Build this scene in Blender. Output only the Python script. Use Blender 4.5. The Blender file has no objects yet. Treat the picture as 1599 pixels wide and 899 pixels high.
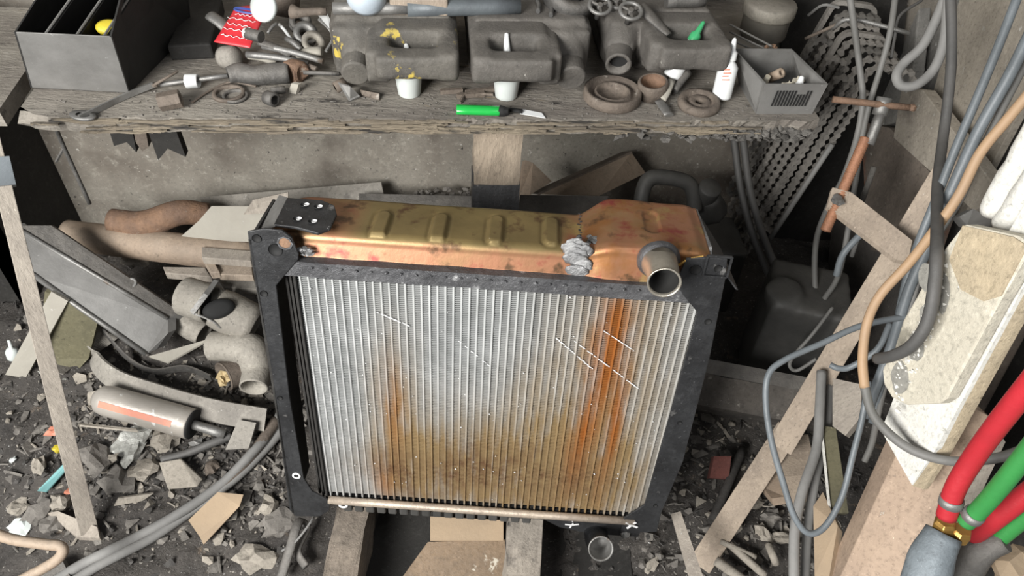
import bpy, bmesh, math, random
from mathutils import Vector, Matrix, noise
V = Vector
PI = math.pi
SC = bpy.context.scene
COL = SC.collection

# ------------------------------------------------------------------ camera
FPX = 1155.0                       # focal length in pixels of a 1599 x 899 frame
PITCH = math.radians(45); ROLL = math.radians(3.9); HC = 1.48
AX, AU, FW = V((1,0,0)), V((0,math.sin(PITCH),math.cos(PITCH))), V((0,math.cos(PITCH),-math.sin(PITCH)))
CR = AX*math.cos(ROLL)+AU*math.sin(ROLL)
CU = AU*math.cos(ROLL)-AX*math.sin(ROLL)
CAM = V((0,0,HC))
cd = bpy.data.cameras.new('camera'); cam = bpy.data.objects.new('camera', cd); COL.objects.link(cam)
cd.sensor_fit = 'HORIZONTAL'; cd.sensor_width = 36; cd.lens = FPX/1599*36; cd.clip_start = .02
m = Matrix((CR, CU, -FW)).transposed().to_4x4(); m.translation = CAM
cam.matrix_world = m
SC.camera = cam
# ------------------------------------------------------------------ light
w = bpy.data.worlds.new('world'); SC.world = w; w.use_nodes = True
w.node_tree.nodes['Background'].inputs[0].default_value = (.93,.96,1,1)
w.node_tree.nodes['Background'].inputs[1].default_value = .12
def area(name, loc, target, size, energy, col):
    l = bpy.data.lights.new(name, 'AREA'); l.shape = 'RECTANGLE'; l.size = size[0]; l.size_y = size[1]
    l.energy = energy; l.color = col
    o = bpy.data.objects.new(name, l); COL.objects.link(o); o.location = loc
    o.rotation_euler = (V(target)-V(loc)).to_track_quat('-Z', 'Y').to_euler()
    return o
area('doorway_daylight', (-1.25,-1.0,1.75), (0.1,1.2,.35), (1.2,.9), 104, (1,.985,.955))
area('high_right_area', (.9,-.1,2.7), (.3,1.2,.3), (1.0,1.0), 5, (.95,.97,1))  # weak cool area light from high on the right
vs = SC.view_settings
vs.view_transform = 'Standard'; vs.look = 'None'; vs.gamma = 1; vs.use_curve_mapping = False; vs.exposure = .50

# ------------------------------------------------------------------ measuring helpers (points on real planes)
def ray(px, py): return FW+CR*((px-799.5)/FPX)+CU*((449.5-py)/FPX)
def PX(px,py,x): r = ray(px,py); return CAM+r*(x/r.x)
def PY(px,py,y): r = ray(px,py); return CAM+r*(y/r.y)
def PZ(px,py,z): r = ray(px,py); return CAM+r*((z-HC)/r.z)
def PD(px,py,d): return CAM+ray(px,py)*d
def PN(px,py,p0,n): r = ray(px,py); return CAM+r*((V(p0)-CAM).dot(n)/r.dot(n))
SH = .78                           # top of the shelf
def S(px,py,dz=0): return PZ(px,py,SH+dz)
SA = math.radians(6.6)
SE = V((math.cos(SA), math.sin(SA), 0)); SN = V((-math.sin(SA), math.cos(SA), 0)); SO = S(20,183)
def B(s, n, z): return SO+SE*s+SN*n+V((0,0,z-SH))
def bench(px,py,n): return PN(px,py,SO+SN*n,SN)
def sm(a,b,x):
    t = max(0,min(1,(x-a)/(b-a))); return t*t*(3-2*t)
def gh(x,y):
    h = .012+.05*sm(.75,1.35,y)*sm(.1,-.6,x)+.02*sm(1.0,1.6,y)
    h += .05*sm(-.45,-.75,x)*sm(.62,.85,y)
    h += .04*sm(.3,.55,x)*sm(.7,1.2,y)
    h += .030*noise.noise(V((x*4,y*4,.3)))+.016*noise.noise(V((x*11,y*11,3.3)))+.009*noise.noise(V((x*30,y*30,7)))
    h += .012*abs(noise.noise(V((x*55,y*55,1))))
    return max(0,h) if not (-.27<x<.06 and y<1.0) else max(0,h*.4)
def G(px,py,dz=0):
    z = .03
    for i in range(8):
        p = PZ(px,py,z+dz); z = .5*z+.5*gh(p.x,p.y)
    return PZ(px,py,z+dz)

# ------------------------------------------------------------------ materials
MT = {}
def N(nt, t, **k):
    n = nt.nodes.new(t)
    for a,b in k.items(): setattr(n,a,b)
    return n
def mixc(nt, fac, a, b, bt='MIX'):
    n = N(nt,'ShaderNodeMix', data_type='RGBA', blend_type=bt)
    for s,v in ((n.inputs[0],fac),(n.inputs[6],a),(n.inputs[7],b)):
        if hasattr(v,'is_output'): nt.links.new(v,s)
        else: s.default_value = v if isinstance(v,(int,float)) else (*v[:3],1)
    return n.outputs[2]
def noisefac(nt, vec, scale, lo, hi, detail=6, rough=.6):
    n = N(nt,'ShaderNodeTexNoise'); n.inputs['Scale'].default_value = scale; n.inputs['Detail'].default_value = detail
    n.inputs['Roughness'].default_value = rough; nt.links.new(vec, n.inputs['Vector'])
    r = N(nt,'ShaderNodeMapRange'); r.inputs[1].default_value = lo; r.inputs[2].default_value = hi
    nt.links.new(n.outputs[0], r.inputs[0]); return r.outputs[0]
def mat(name, c1, c2=None, scale=12, rough=.75, metal=0, bump=.3, bscale=60, spots=(), dust=0, dustc=(.30,.275,.245), stretch=(1,1,1), alpha=1, trans=0, spec=.5):
    if name in MT: return MT[name]
    M = bpy.data.materials.new(name); M.use_nodes = True; nt = M.node_tree
    bs = nt.nodes['Principled BSDF']
    tc = N(nt,'ShaderNodeTexCoord'); mp = N(nt,'ShaderNodeMapping'); mp.inputs['Scale'].default_value = stretch
    nt.links.new(tc.outputs['Object'], mp.inputs[0]); vec = mp.outputs[0]
    c = mixc(nt, noisefac(nt,vec,scale,.32,.68), c1, c2 if c2 else [x*.6 for x in c1])
    if bump>=.3:
        c = mixc(nt, noisefac(nt,vec,120,.50,.74,8,.75), c, [x*.45 for x in c1]); c = mixc(nt, noisefac(nt,vec,45,.52,.85,9,.8), c, [min(.9,x*1.35+.02) for x in c1])
        c = mixc(nt, noisefac(nt,vec,260,.69,.73,3,.6), c, [min(.8,x*1.7+.05) for x in c1]); c = mixc(nt, noisefac(nt,vec,60,.62,.72,7,.75), c, [x*.35 for x in c1])
    for (sc_, lo, col, *rest) in spots:
        c = mixc(nt, noisefac(nt,vec,sc_,lo,lo+(rest[0] if rest else .06)), c, col)
    if dust:
        g = N(nt,'ShaderNodeNewGeometry'); sp = N(nt,'ShaderNodeSeparateXYZ'); nt.links.new(g.outputs['Normal'], sp.inputs[0])
        r = N(nt,'ShaderNodeMapRange'); r.inputs[1].default_value = -.2; r.inputs[2].default_value = .9; nt.links.new(sp.outputs[2], r.inputs[0])
        mu = N(nt,'ShaderNodeMath', operation='MULTIPLY'); nt.links.new(r.outputs[0], mu.inputs[0])
        nt.links.new(noisefac(nt,vec,scale*1.7,.15,.75), mu.inputs[1])
        m2 = N(nt,'ShaderNodeMath', operation='MULTIPLY'); nt.links.new(mu.outputs[0], m2.inputs[0]); m2.inputs[1].default_value = dust*1.5; m2.use_clamp = True
        c = mixc(nt, m2.outputs[0], c, dustc)
    nt.links.new(c, bs.inputs['Base Color'])
    bs.inputs['Roughness'].default_value = rough; bs.inputs['Metallic'].default_value = metal
    bs.inputs['Specular IOR Level'].default_value = spec
    if trans: bs.inputs['Transmission Weight'].default_value = trans
    if alpha<1: bs.inputs['Alpha'].default_value = alpha
    if bump:
        b = N(nt,'ShaderNodeBump'); b.inputs['Strength'].default_value = bump; b.inputs['Distance'].default_value = .006
        nt.links.new(noisefac(nt,vec,bscale,0,1,8,.7), b.inputs['Height']); nt.links.new(b.outputs[0], bs.inputs['Normal'])
    MT[name] = M; return M
WHT = (.75,.74,.72)
m_wall = mat('grimy_plywood',(.33,.31,.265),(.13,.108,.088),2.6,.85,0,.3,90,spots=[(90,.66,(.50,.48,.44)),(5,.56,(.085,.07,.058),.16),(70,.66,(.05,.045,.04))])
m_wallr = mat('dirty_wall_board',(.42,.375,.31),(.28,.25,.21),5,.85,0,.3,70,spots=[(40,.66,(.5,.48,.44)),(6,.60,(.12,.10,.085),.12)])
m_wallg = mat('grey_cement_wall',(.26,.25,.23),(.15,.145,.135),5,.85,0,.4,70,spots=[(40,.66,(.45,.44,.42))])
m_sootshade = mat('soot_and_shade_black',(.030,.028,.025),(.012,.011,.010),5,.8)  # near-black for soot and for painted shade
m_ground = mat('oily_dirt',(.085,.075,.066),(.035,.031,.028),9,.72,0,1.0,120,spots=[(130,.63,(.30,.275,.24),.05),(260,.67,(.62,.62,.60),.03),(24,.62,(.17,.13,.095),.1)],spec=.6)
m_shelf = mat('dusty_board',(.30,.275,.235),(.17,.15,.13),7,.9,0,.8,60,spots=[(20,.62,(.045,.04,.036),.08),(70,.66,(.45,.43,.39)),(16,.66,(.33,.25,.15),.08)],stretch=(.5,1.6,1.6))
m_shelfedge = mat('splintered_board_edge',(.30,.25,.18),(.16,.135,.105),10,.9,0,1.0,70,spots=[(28,.56,(.05,.045,.04),.08)],stretch=(.25,2.5,2.5))
m_gunk = mat('oily_gunk',(.17,.16,.145),(.07,.065,.06),30,.8,0,.8,150)
m_canp = mat('dusty_black_plastic',(.125,.115,.103),(.065,.06,.054),14,.7,0,.35,160,spots=[(60,.69,(.42,.40,.36))],dust=.25,dustc=(.19,.175,.155))
m_cany = mat('dusty_plastic_yellow_flakes',(.13,.12,.103),(.065,.06,.054),14,.7,0,.35,160,spots=[(60,.70,(.42,.40,.36)),(13,.61,(.50,.38,.07),.03)],dust=.2,dustc=(.19,.175,.155))
m_cand = mat('dark_plastic',(.06,.058,.055),(.03,.03,.028),14,.55,0,.2,120,dust=.35,dustc=(.12,.115,.105))
m_steel = mat('dull_steel',(.30,.295,.285),(.17,.165,.155),20,.5,.6,.25,120,spots=[(25,.62,(.16,.12,.09),.1)])
m_steeld = mat('dusty_dark_steel',(.13,.125,.118),(.06,.058,.055),20,.6,.35,.4,120,dust=.35)
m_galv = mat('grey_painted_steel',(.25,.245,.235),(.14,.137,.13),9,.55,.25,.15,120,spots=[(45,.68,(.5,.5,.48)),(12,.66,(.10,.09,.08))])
m_galvshade = mat('inside_shade_steel',(.030,.029,.028),(.014,.014,.013),9,.7,.1,.1)  # grey steel darkened to paint the shade inside bin and neck
m_rust = mat('rusty_steel',(.26,.155,.095),(.15,.10,.075),16,.75,.2,.5,140,spots=[(40,.66,(.40,.36,.31))])
m_rustd = mat('dull_brown_rust',(.19,.155,.125),(.105,.085,.07),16,.75,.15,.4,140,spots=[(40,.66,(.35,.32,.28))])
m_pipe = mat('tan_dusty_pipe',(.36,.27,.195),(.24,.185,.14),8,.7,.1,.3,90,dust=.3,dustc=(.36,.31,.25))
m_copper = mat('orange_thread',(.42,.20,.11),(.26,.13,.08),12,.6,.3,.3,90)
m_hosegrey = mat('dusty_grey_hose',(.25,.245,.235),(.15,.148,.142),9,.7,0,.2,120)
m_hosedark = mat('dark_rubber_hose',(.085,.083,.08),(.045,.045,.044),9,.6,0,.2,120,dust=.35,dustc=(.16,.15,.14))
m_cabble = mat('bluish_grey_cable',(.17,.19,.205),(.10,.112,.12),9,.45,0,.15,120)
m_cable = mat('grey_cable',(.19,.185,.175),(.11,.108,.10),9,.6,0,.15,120)
m_tancable = mat('tan_cable',(.42,.27,.15),(.30,.21,.14),7,.6,0,.15,120)
m_wood = mat('raw_wood',(.38,.31,.24),(.27,.22,.175),9,.8,0,.4,40,spots=[(50,.68,(.55,.50,.43)),(12,.66,(.17,.14,.11),.1)],stretch=(2,2,.4))
m_woodg = mat('greyed_wood',(.36,.32,.27),(.24,.21,.18),9,.85,0,.4,60,spots=[(60,.68,(.5,.48,.44))],stretch=(2,2,.5))
m_woodd = mat('tarred_wood',(.13,.115,.10),(.05,.046,.042),8,.85,0,.7,70,spots=[(50,.64,(.30,.28,.25))])
m_post = mat('post_wood',(.33,.27,.205),(.22,.18,.14),9,.85,0,.5,60,spots=[(11,.60,(.10,.085,.07),.12),(60,.68,(.45,.42,.37))],stretch=(2,2,.6))
m_tar = mat('black_tar_dip',(.075,.075,.078),(.035,.035,.036),12,.6,0,.6,90,spots=[(60,.66,(.25,.24,.23))])
m_card = mat('cardboard',(.40,.30,.20),(.30,.23,.16),7,.9,0,.25,80,spots=[(10,.66,(.13,.11,.09),.1),(60,.69,(.6,.57,.5))])
m_sheet = mat('dusty_sheet',(.30,.28,.245),(.20,.185,.165),6,.85,0,.3,80,spots=[(50,.67,(.45,.43,.40)),(12,.66,(.12,.11,.10),.08)])
m_sheetw = mat('pale_sheet',(.37,.35,.30),(.27,.25,.215),6,.8,0,.25,80,spots=[(50,.68,(.55,.53,.5))])
m_belt = mat('dusty_rubber_belt',(.27,.25,.225),(.17,.16,.145),14,.8,0,.4,120)
m_beltd = mat('dark_rubber_belt',(.15,.14,.125),(.09,.085,.078),14,.8,0,.4,120)
m_frame = mat('black_painted_frame',(.040,.041,.043),(.017,.017,.018),14,.42,.2,.35,90,spots=[(28,.66,(.16,.155,.15),.08),(70,.70,(.4,.4,.4),.04)])
m_lead = mat('solder_grey_strip',(.15,.15,.155),(.075,.075,.08),25,.42,.55,.5,90,spots=[(45,.64,(.5,.5,.5),.08)])
m_solder = mat('silver_solder',(.42,.42,.42),(.16,.16,.165),45,.42,.6,.8,60)
m_nick = mat('tinned_pipe',(.50,.47,.41),(.30,.27,.22),12,.34,.7,.25,70,spots=[(10,.62,(.30,.22,.12),.1)])
m_blackpipe = mat('black_outlet_paint',(.03,.031,.033),(.012,.012,.013),12,.3,.3,.3,90,spots=[(22,.70,(.30,.05,.04),.05),(60,.68,(.3,.3,.3),.05)])
m_white = mat('white_plastic',(.80,.81,.80),(.70,.72,.72),9,.4,0,.05)
m_cup = mat('milky_plastic',(.66,.70,.68),(.58,.62,.60),7,.35,0,.05)
m_paint = mat('white_chalk_paint',(.78,.78,.78),(.60,.60,.60),60,.7,0,.2)
m_green = mat('green_plastic',(.02,.42,.07),(.015,.36,.06),9,.25,0,0)
m_greenc = mat('green_cap_plastic',(.05,.36,.14),(.04,.30,.12),9,.35,0,0)
m_red = mat('red_printed_tube',(.62,.035,.045),(.48,.025,.035),9,.35,0,.15)
m_redh = mat('red_rubber_hose',(.46,.02,.03),(.32,.018,.025),6,.5,0,.2,90,spots=[(30,.68,(.35,.12,.11))])
m_greenh = mat('green_rubber_hose',(.035,.25,.055),(.03,.18,.045),6,.5,0,.2,90,spots=[(30,.68,(.2,.33,.2))])
m_blue = mat('blue_print',(.05,.09,.35),None,9,.5,0,0)
m_yellow = mat('yellow_plastic',(.62,.50,.03),(.35,.28,.03),14,.5,0,.2)
m_brass = mat('golden_brass_nut',(.55,.33,.09),(.42,.24,.07),14,.35,.8,.2)
m_foam = mat('peeling_foam_board',(.62,.58,.48),(.45,.41,.33),6,.9,0,.6,40,spots=[(10,.60,(.28,.26,.21),.05),(30,.66,(.8,.79,.74))])
m_foamf = mat('fibrous_foam_face',(.50,.41,.28),(.38,.32,.23),6,.9,0,.7,40,spots=[(9,.66,(.25,.21,.16),.08)])
m_whitewood = mat('white_limed_wood',(.78,.77,.72),(.66,.64,.58),8,.85,0,.5,60,spots=[(70,.66,(.35,.34,.30),.04)])
m_torch = mat('grey_cloth_tape',(.20,.23,.25),(.12,.14,.155),8,.55,.1,.4,50)
m_foil = mat('crumpled_clear_film',(.52,.52,.49),(.30,.30,.27),14,.25,.2,1.0,30)
m_oliveb = mat('olive_board',(.16,.145,.085),(.07,.065,.04),5,.8,0,.3)
m_spring = mat('painted_shock_body',(.48,.45,.41),(.36,.33,.29),7,.4,.3,.2,60,spots=[(30,.62,(.7,.7,.68),.04)])
m_orange = mat('faded_orange_paint',(.60,.20,.12),(.45,.22,.16),12,.5,0,.2)
m_chip1 = mat('rubble_grey',(.20,.185,.165),(.11,.10,.09),20,.85,0,.5,100)
m_chip2 = mat('rubble_pale',(.36,.325,.275),(.24,.215,.18),20,.85,0,.5,100)
m_chip3 = mat('rubble_dark',(.07,.065,.06),(.04,.037,.034),20,.7,0,.5,100)
m_black = mat('matt_black',(.012,.012,.012),None,9,.8,0,0)
m_teal = mat('teal_flake',(.20,.42,.42),None,9,.6,0,.2)
m_tin = mat('dusty_tin',(.27,.25,.21),(.18,.165,.14),12,.65,.3,.3,100,dust=.3)
m_ceram = mat('ivory_porcelain',(.72,.68,.58),(.50,.44,.32),16,.4,0,.1)

# ------------------------------------------------------------------ mesh helpers
def frame(d):
    d = d.normalized(); a = V((0,0,1)) if abs(d.z)<.9 else V((0,1,0))
    x = d.cross(a).normalized(); return x, x.cross(d).normalized(), d
def catmull(P, n):
    if len(P)<3: return [P[0].lerp(P[-1], i/n) for i in range(n+1)]
    out = []; Q = [P[0]*2-P[1]]+P+[P[-1]*2-P[-2]]
    m_ = len(P)-1; per = max(2, n//m_)
    for i in range(m_):
        a,b,c,d = Q[i:i+4]
        for k in range(per):
            t = k/per
            out.append(.5*((2*b)+(c-a)*t+(2*a-5*b+4*c-d)*t*t+(3*b-a-3*c+d)*t**3))
    out.append(P[-1]); return out
class MB:
    def __init__(s): s.b = bmesh.new()
    def poly(s, pts):
        vs_ = [s.b.verts.new(p) for p in pts]
        try: return s.b.faces.new(vs_)
        except ValueError: return None
    def box(s, c, size, R=None):
        R = R or Matrix.Identity(3); vs_ = []
        for i in range(8):
            q = V(((i&1)-.5, ((i>>1)&1)-.5, ((i>>2)&1)-.5))
            vs_.append(s.b.verts.new(V(c)+R@V((q.x*size[0],q.y*size[1],q.z*size[2]))))
        for f in ((0,2,3,1),(4,5,7,6),(0,1,5,4),(2,6,7,3),(0,4,6,2),(1,3,7,5)): s.b.faces.new([vs_[i] for i in f])
        return s
    def prism(s, pts, vec):
        pts = [V(p) for p in pts]; vec = V(vec)
        n = sum((pts[i].cross(pts[(i+1)%len(pts)]) for i in range(len(pts))), V((0,0,0)))
        if n.dot(vec)>0: pts = pts[::-1]
        a = [s.b.verts.new(p) for p in pts]; b = [s.b.verts.new(p+vec) for p in pts]
        f1 = s.b.faces.new(a); f2 = s.b.faces.new(b[::-1]); k = len(a)
        for i in range(k): s.b.faces.new((a[i],b[i],b[(i+1)%k],a[(i+1)%k]))
        f1.normal_update(); f2.normal_update()
        if k>4: bmesh.ops.triangulate(s.b, faces=[f1,f2])
        return s
    def tube(s, pts, r, seg=10, n=0, cap=True, flat=1.0, closed=False, up=None):
        pts = [V(p) for p in pts]
        if n: pts = catmull(pts, n)
        k = len(pts); rr = r if isinstance(r,(list,tuple)) else None
        x,y,d = frame(pts[1]-pts[0])
        if up is not None:
            y = (V(up)-d*V(up).dot(d)).normalized(); x = y.cross(d)
        rings = []
        for i,p in enumerate(pts):
            if closed: d2 = (pts[(i+1)%k]-pts[i-1]).normalized()
            else: d2 = (pts[min(i+1,k-1)]-pts[max(i-1,0)]).normalized()
            q = d.rotation_difference(d2); x = q@x; y = q@y; d = d2
            if rr:
                t = i/(k-1)*(len(rr)-1); j = min(int(t),len(rr)-2); R_ = rr[j]+(rr[j+1]-rr[j])*(t-j)
            else: R_ = r
            rings.append([s.b.verts.new(p+x*(math.cos(a)*R_)+y*(math.sin(a)*R_*flat)) for a in [2*PI*j/seg for j in range(seg)]])
        for i in range(k if closed else k-1):
            A,B_ = rings[i], rings[(i+1)%k]
            for j in range(seg):
                f = s.b.faces.new((A[j],A[(j+1)%seg],B_[(j+1)%seg],B_[j])); f.smooth = seg>6
        if cap and not closed: s.b.faces.new(rings[0][::-1]); s.b.faces.new(rings[-1])
        return s
    def ribbon(s, pts, wid, th, up, n=0, closed=False):      # flat strip: wid along up, th across
        pts = [V(p) for p in pts]
        if n: pts = catmull(pts, n)
        k = len(pts); rings = []; up = V(up).normalized()
        for i,p in enumerate(pts):
            d = (pts[(i+1)%k]-pts[i-1]) if closed else (pts[min(i+1,k-1)]-pts[max(i-1,0)])
            x = d.cross(up).normalized(); u2 = x.cross(d).normalized()
            t = th[i] if isinstance(th,list) else th
            rings.append([s.b.verts.new(p+x*a*t/2+u2*c*wid/2) for a,c in ((-1,-1),(1,-1),(1,1),(-1,1))])
        for i in range(k if closed else k-1):
            A,B_ = rings[i], rings[(i+1)%k]
            for j in range(4): s.b.faces.new((A[j],A[(j+1)%4],B_[(j+1)%4],B_[j]))
        if not closed: s.b.faces.new(rings[0][::-1]); s.b.faces.new(rings[-1])
        return s
    def lathe(s, prof, o, ax, seg=28, smooth=True, sx=1):
        o = V(o); x,y,d = frame(V(ax)); rings = []
        for (r,h) in prof:
            if r<1e-6: rings.append([s.b.verts.new(o+d*h)])
            else: rings.append([s.b.verts.new(o+d*h+x*(math.cos(a)*r*sx)+y*(math.sin(a)*r)) for a in [2*PI*j/seg for j in range(seg)]])
        for A,B_ in zip(rings,rings[1:]):
            for j in range(seg):
                k = (j+1)%seg
                if len(A)==1 and len(B_)==1: continue
                if len(A)==1: vv = (A[0],B_[k],B_[j])
                elif len(B_)==1: vv = (A[j],A[k],B_[0])
                else: vv = (A[j],A[k],B_[k],B_[j])
                f = s.b.faces.new(vv); f.smooth = smooth
        return s
    def rock(s, c, size, seed, flat=.6, jag=.35, sub=1):
        r = bmesh.ops.create_icosphere(s.b, subdivisions=sub, radius=1)
        rnd = random.Random(seed); R = Matrix.Rotation(rnd.uniform(0,6.3),3,'Z')@Matrix.Rotation(rnd.uniform(-.5,.5),3,'X')
        sz = (size*rnd.uniform(.6,1.2), size*rnd.uniform(.5,1), size*flat*rnd.uniform(.5,1))
        for v in r['verts']:
            k = 1+jag*noise.noise(v.co*1.7+V((seed*3.1,seed*1.7,0)))*2
            q = V((v.co.x*sz[0],v.co.y*sz[1],v.co.z*sz[2]))*k; v.co = V(c)+R@q
        return s
    def shard(s, c, size, th, seed, tilt=.35, n=5, yaw=None):
        rnd = random.Random(seed)
        R = Matrix.Rotation(rnd.uniform(0,6.3) if yaw is None else yaw,3,'Z')@Matrix.Rotation(rnd.uniform(-tilt,tilt),3,'X')@Matrix.Rotation(rnd.uniform(-tilt,tilt),3,'Y')
        a0 = sorted(rnd.uniform(0,2*PI) for _ in range(n)); el = rnd.uniform(.35,1)
        pts = [V(c)+R@V((math.cos(a)*size*rnd.uniform(.7,1.1), math.sin(a)*size*el*rnd.uniform(.7,1.1), 0)) for a in a0]
        try: s.prism(pts, R@V((0,0,th)))
        except Exception: pass
        return s
    def jit(s, a, sc=30):
        for v in s.b.verts:
            v.co += V((noise.noise(v.co*sc),noise.noise(v.co*sc+V((9,0,0))),noise.noise(v.co*sc+V((0,9,0)))))*a
        return s
def fix(name): return name
def setp(o, label=None, cat=None, group=None, kind=None):
    for k,v in (('label',label),('category',cat),('group',group),('kind',kind)):
        if v: o[k] = v
    return o
def thing(name, label, cat, loc, group=None):
    o = bpy.data.objects.new(name, None); COL.objects.link(o); o.location = loc; o.empty_display_size = .02
    return setp(o, label, cat, group)
def rootloc(o):
    while o.parent: o = o.parent
    return o
def obj(name, mb, ma, parent=None, bevel=0, local=False, label=None, sub=0, remesh=0, smooth=None, weld=False):
    b = mb.b
    if weld: bmesh.ops.remove_doubles(b, verts=b.verts, dist=1e-5)
    bmesh.ops.recalc_face_normals(b, faces=b.faces)
    me = bpy.data.meshes.new(name); o = bpy.data.objects.new(name, me); COL.objects.link(o)
    if parent is not None:
        o.parent = parent
        if not local:
            off = rootloc(parent).location
            for v in b.verts: v.co -= off
    else:
        zs = min(v.co.z for v in b.verts); k = len(b.verts)
        c = V((sum(v.co.x for v in b.verts)/k, sum(v.co.y for v in b.verts)/k, zs))
        for v in b.verts: v.co -= c
        o.location = c
    b.to_mesh(me); b.free(); me.materials.append(ma)
    if bevel:
        md = o.modifiers.new('bevel','BEVEL'); md.width = bevel; md.segments = 2; md.limit_method = 'ANGLE'; md.angle_limit = .6
    if remesh:
        md = o.modifiers.new('remesh','REMESH'); md.mode = 'VOXEL'; md.voxel_size = remesh; md.use_smooth_shade = True
        md = o.modifiers.new('smooth','SMOOTH'); md.iterations = smooth or 6; md.factor = .6
    if sub:
        md = o.modifiers.new('subdivision','SUBSURF'); md.levels = sub; md.render_levels = sub
    if label: o['label'] = label
    return o
def solo(name, mb, ma, label, cat, group=None, kind=None, **k):
    return setp(obj(name, mb, ma, None, **k), label, cat, group, kind)
def struct(name, mb, ma, **k):
    return setp(obj(name, mb, ma, None, **k), kind='structure')
def RX(a): return Matrix.Rotation(a,3,'X')
def RY(a): return Matrix.Rotation(a,3,'Y')
def RZ(a): return Matrix.Rotation(a,3,'Z')

# ================================================================== SETTING
def terrain():
    b = MB(); x0,x1,y0,y1 = -1.6,1.3,.25,1.85; nx,ny = 330,200; g = []
    for j in range(ny+1):
        row = []
        for i in range(nx+1):
            x = x0+(x1-x0)*i/nx; y = y0+(y1-y0)*j/ny
            row.append(b.b.verts.new((x,y,gh(x,y))))
        g.append(row)
    for j in range(ny):
        for i in range(nx):
            b.b.faces.new((g[j][i],g[j][i+1],g[j+1][i+1],g[j+1][i])).smooth = True
    return b
struct('floor', terrain(), m_ground)
WB = .50                            # back wall behind the shelf's front edge
b = MB(); b.prism([B(-1.0,WB,-.02),B(2.1,WB,-.02),B(2.1,WB,2.2),B(-1.0,WB,2.2)], SN*.03); struct('wall_back', b, m_wall)
b = MB(); b.prism([V((-1.17,1.20,-.02)),V((-1.17,1.62,-.02)),V((-1.17,1.62,2.0)),V((-1.17,1.20,2.0))], V((-.03,0,0))); struct('wall_left', b, m_sootshade)  # soot black plus the far-left shadow painted into both left walls
b = MB(); b.prism([V((-1.17,1.20,-.02)),V((-1.7,1.20,-.02)),V((-1.7,1.20,2.0)),V((-1.17,1.20,2.0))], V((0,.03,0))); struct('wall_corner', b, m_sootshade)
b = MB(); b.prism([V((.98,.35,-.02)),V((.98,1.83,-.02)),V((.98,1.83,2.2)),V((.98,.35,2.2))], V((.03,0,0))); struct('wall_right', b, m_wallg)

# ================================================================== SHELF
sh = thing('shelf', 'thick dusty plank shelf with splintered front edge, crowded with old cans and parts', 'shelf', B(.7,.3,SH-.035))
L_ = (S(1283,190)-SO).length
b = MB(); nx = 150
TH = .03
top=[];bot=[]
for i in range(nx+1):
    s_ = L_*i/nx
    e1 = .006*noise.noise(V((s_*14,1,0)))+.006*noise.noise(V((s_*50,3,0)))
    e2 = .006*noise.noise(V((s_*22,8,0)))+.005*noise.noise(V((s_*60,5,0)))
    if s_<.06: e1 += (.06-s_)**2*9
    if s_>L_-.03: e1 += .01*((s_-L_+.03)/.03)**2
    col = [B(s_,n_+(e1 if n_<.01 else 0),SH) for n_ in (0,.02,.05,.49)]
    low = [B(s_,.004+e2,SH-TH*.5),B(s_,.006+e1*.5+e2,SH-TH),B(s_,.49,SH-TH)]
    top.append([b.b.verts.new(p) for p in col+low[::-1]])
for A,C_ in zip(top,top[1:]):
    k = len(A)
    for j in range(k): b.b.faces.new((A[j],C_[j],C_[(j+1)%k],A[(j+1)%k]))
b.b.faces.new(top[0][::-1]); b.b.faces.new(top[-1])
obj('board', b, m_shelf, sh)
b = MB()
for k in range(90):                # splintered laths of the front edge
    rnd = random.Random(k+5); s0 = rnd.uniform(.01,L_-.17); l = rnd.uniform(.03,.16); zz = SH-rnd.uniform(.001,.026)
    pts = [B(s0+l*t, -.003+.004*noise.noise(V((s0+t*3,k,0))), zz+.003*noise.noise(V((t*4,k,2)))) for t in [j/8 for j in range(9)]]
    b.ribbon(pts, rnd.uniform(.0012,.0045), .004, (0,0,1))
obj('front_lip', b, m_shelfedge, sh, label='splintered pale wood edge')
b = MB()
for k in range(150):               # gunk crusted under the right end
    rnd = random.Random(k+900); s0 = L_-.01-abs(rnd.gauss(0,.14))
    b.rock(B(s0, rnd.uniform(-.003,.012), SH-TH-rnd.uniform(-.012,.012)), rnd.uniform(.004,.011), k, .7, .6)
setp(obj('gunk_crust', b, m_gunk, sh, label='lumpy grey crust of dirt and oil'),kind='stuff')
b = MB(); a0 = bench(741,200,.035); a1 = bench(817,200,.035)
b.box((a0+a1)/2+SN*.03+V((0,0,SH-TH-.21-((a0+a1)/2).z)), ((a1-a0).length,.06,.42), RZ(SA)); b.b.verts.ensure_lookup_table()
bmesh.ops.subdivide_edges(b.b, edges=b.b.edges[:], cuts=12, use_grid_fill=True); b.jit(.0035,40)
obj('support_post', b, m_post, sh)
b = MB(); c_ = (a0+a1)/2+SN*.03
b.box(V((c_.x,c_.y,SH-TH-.42-.13)), ((a1-a0).length+.003,.062,.30), RZ(SA))
zt = bench(780,288,.035).z; 
b2 = MB(); b2.box(V((c_.x,c_.y,(zt+.02)/2)), ((a1-a0).length+.004,.065,zt-.02), RZ(SA)); b.b.free()
bmesh.ops.subdivide_edges(b2.b, edges=b2.b.edges[:], cuts=10, use_grid_fill=True); b2.jit(.003,40)
obj('post_foot', b2, m_tar, sh, label='tar-black lower end of the post')

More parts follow.
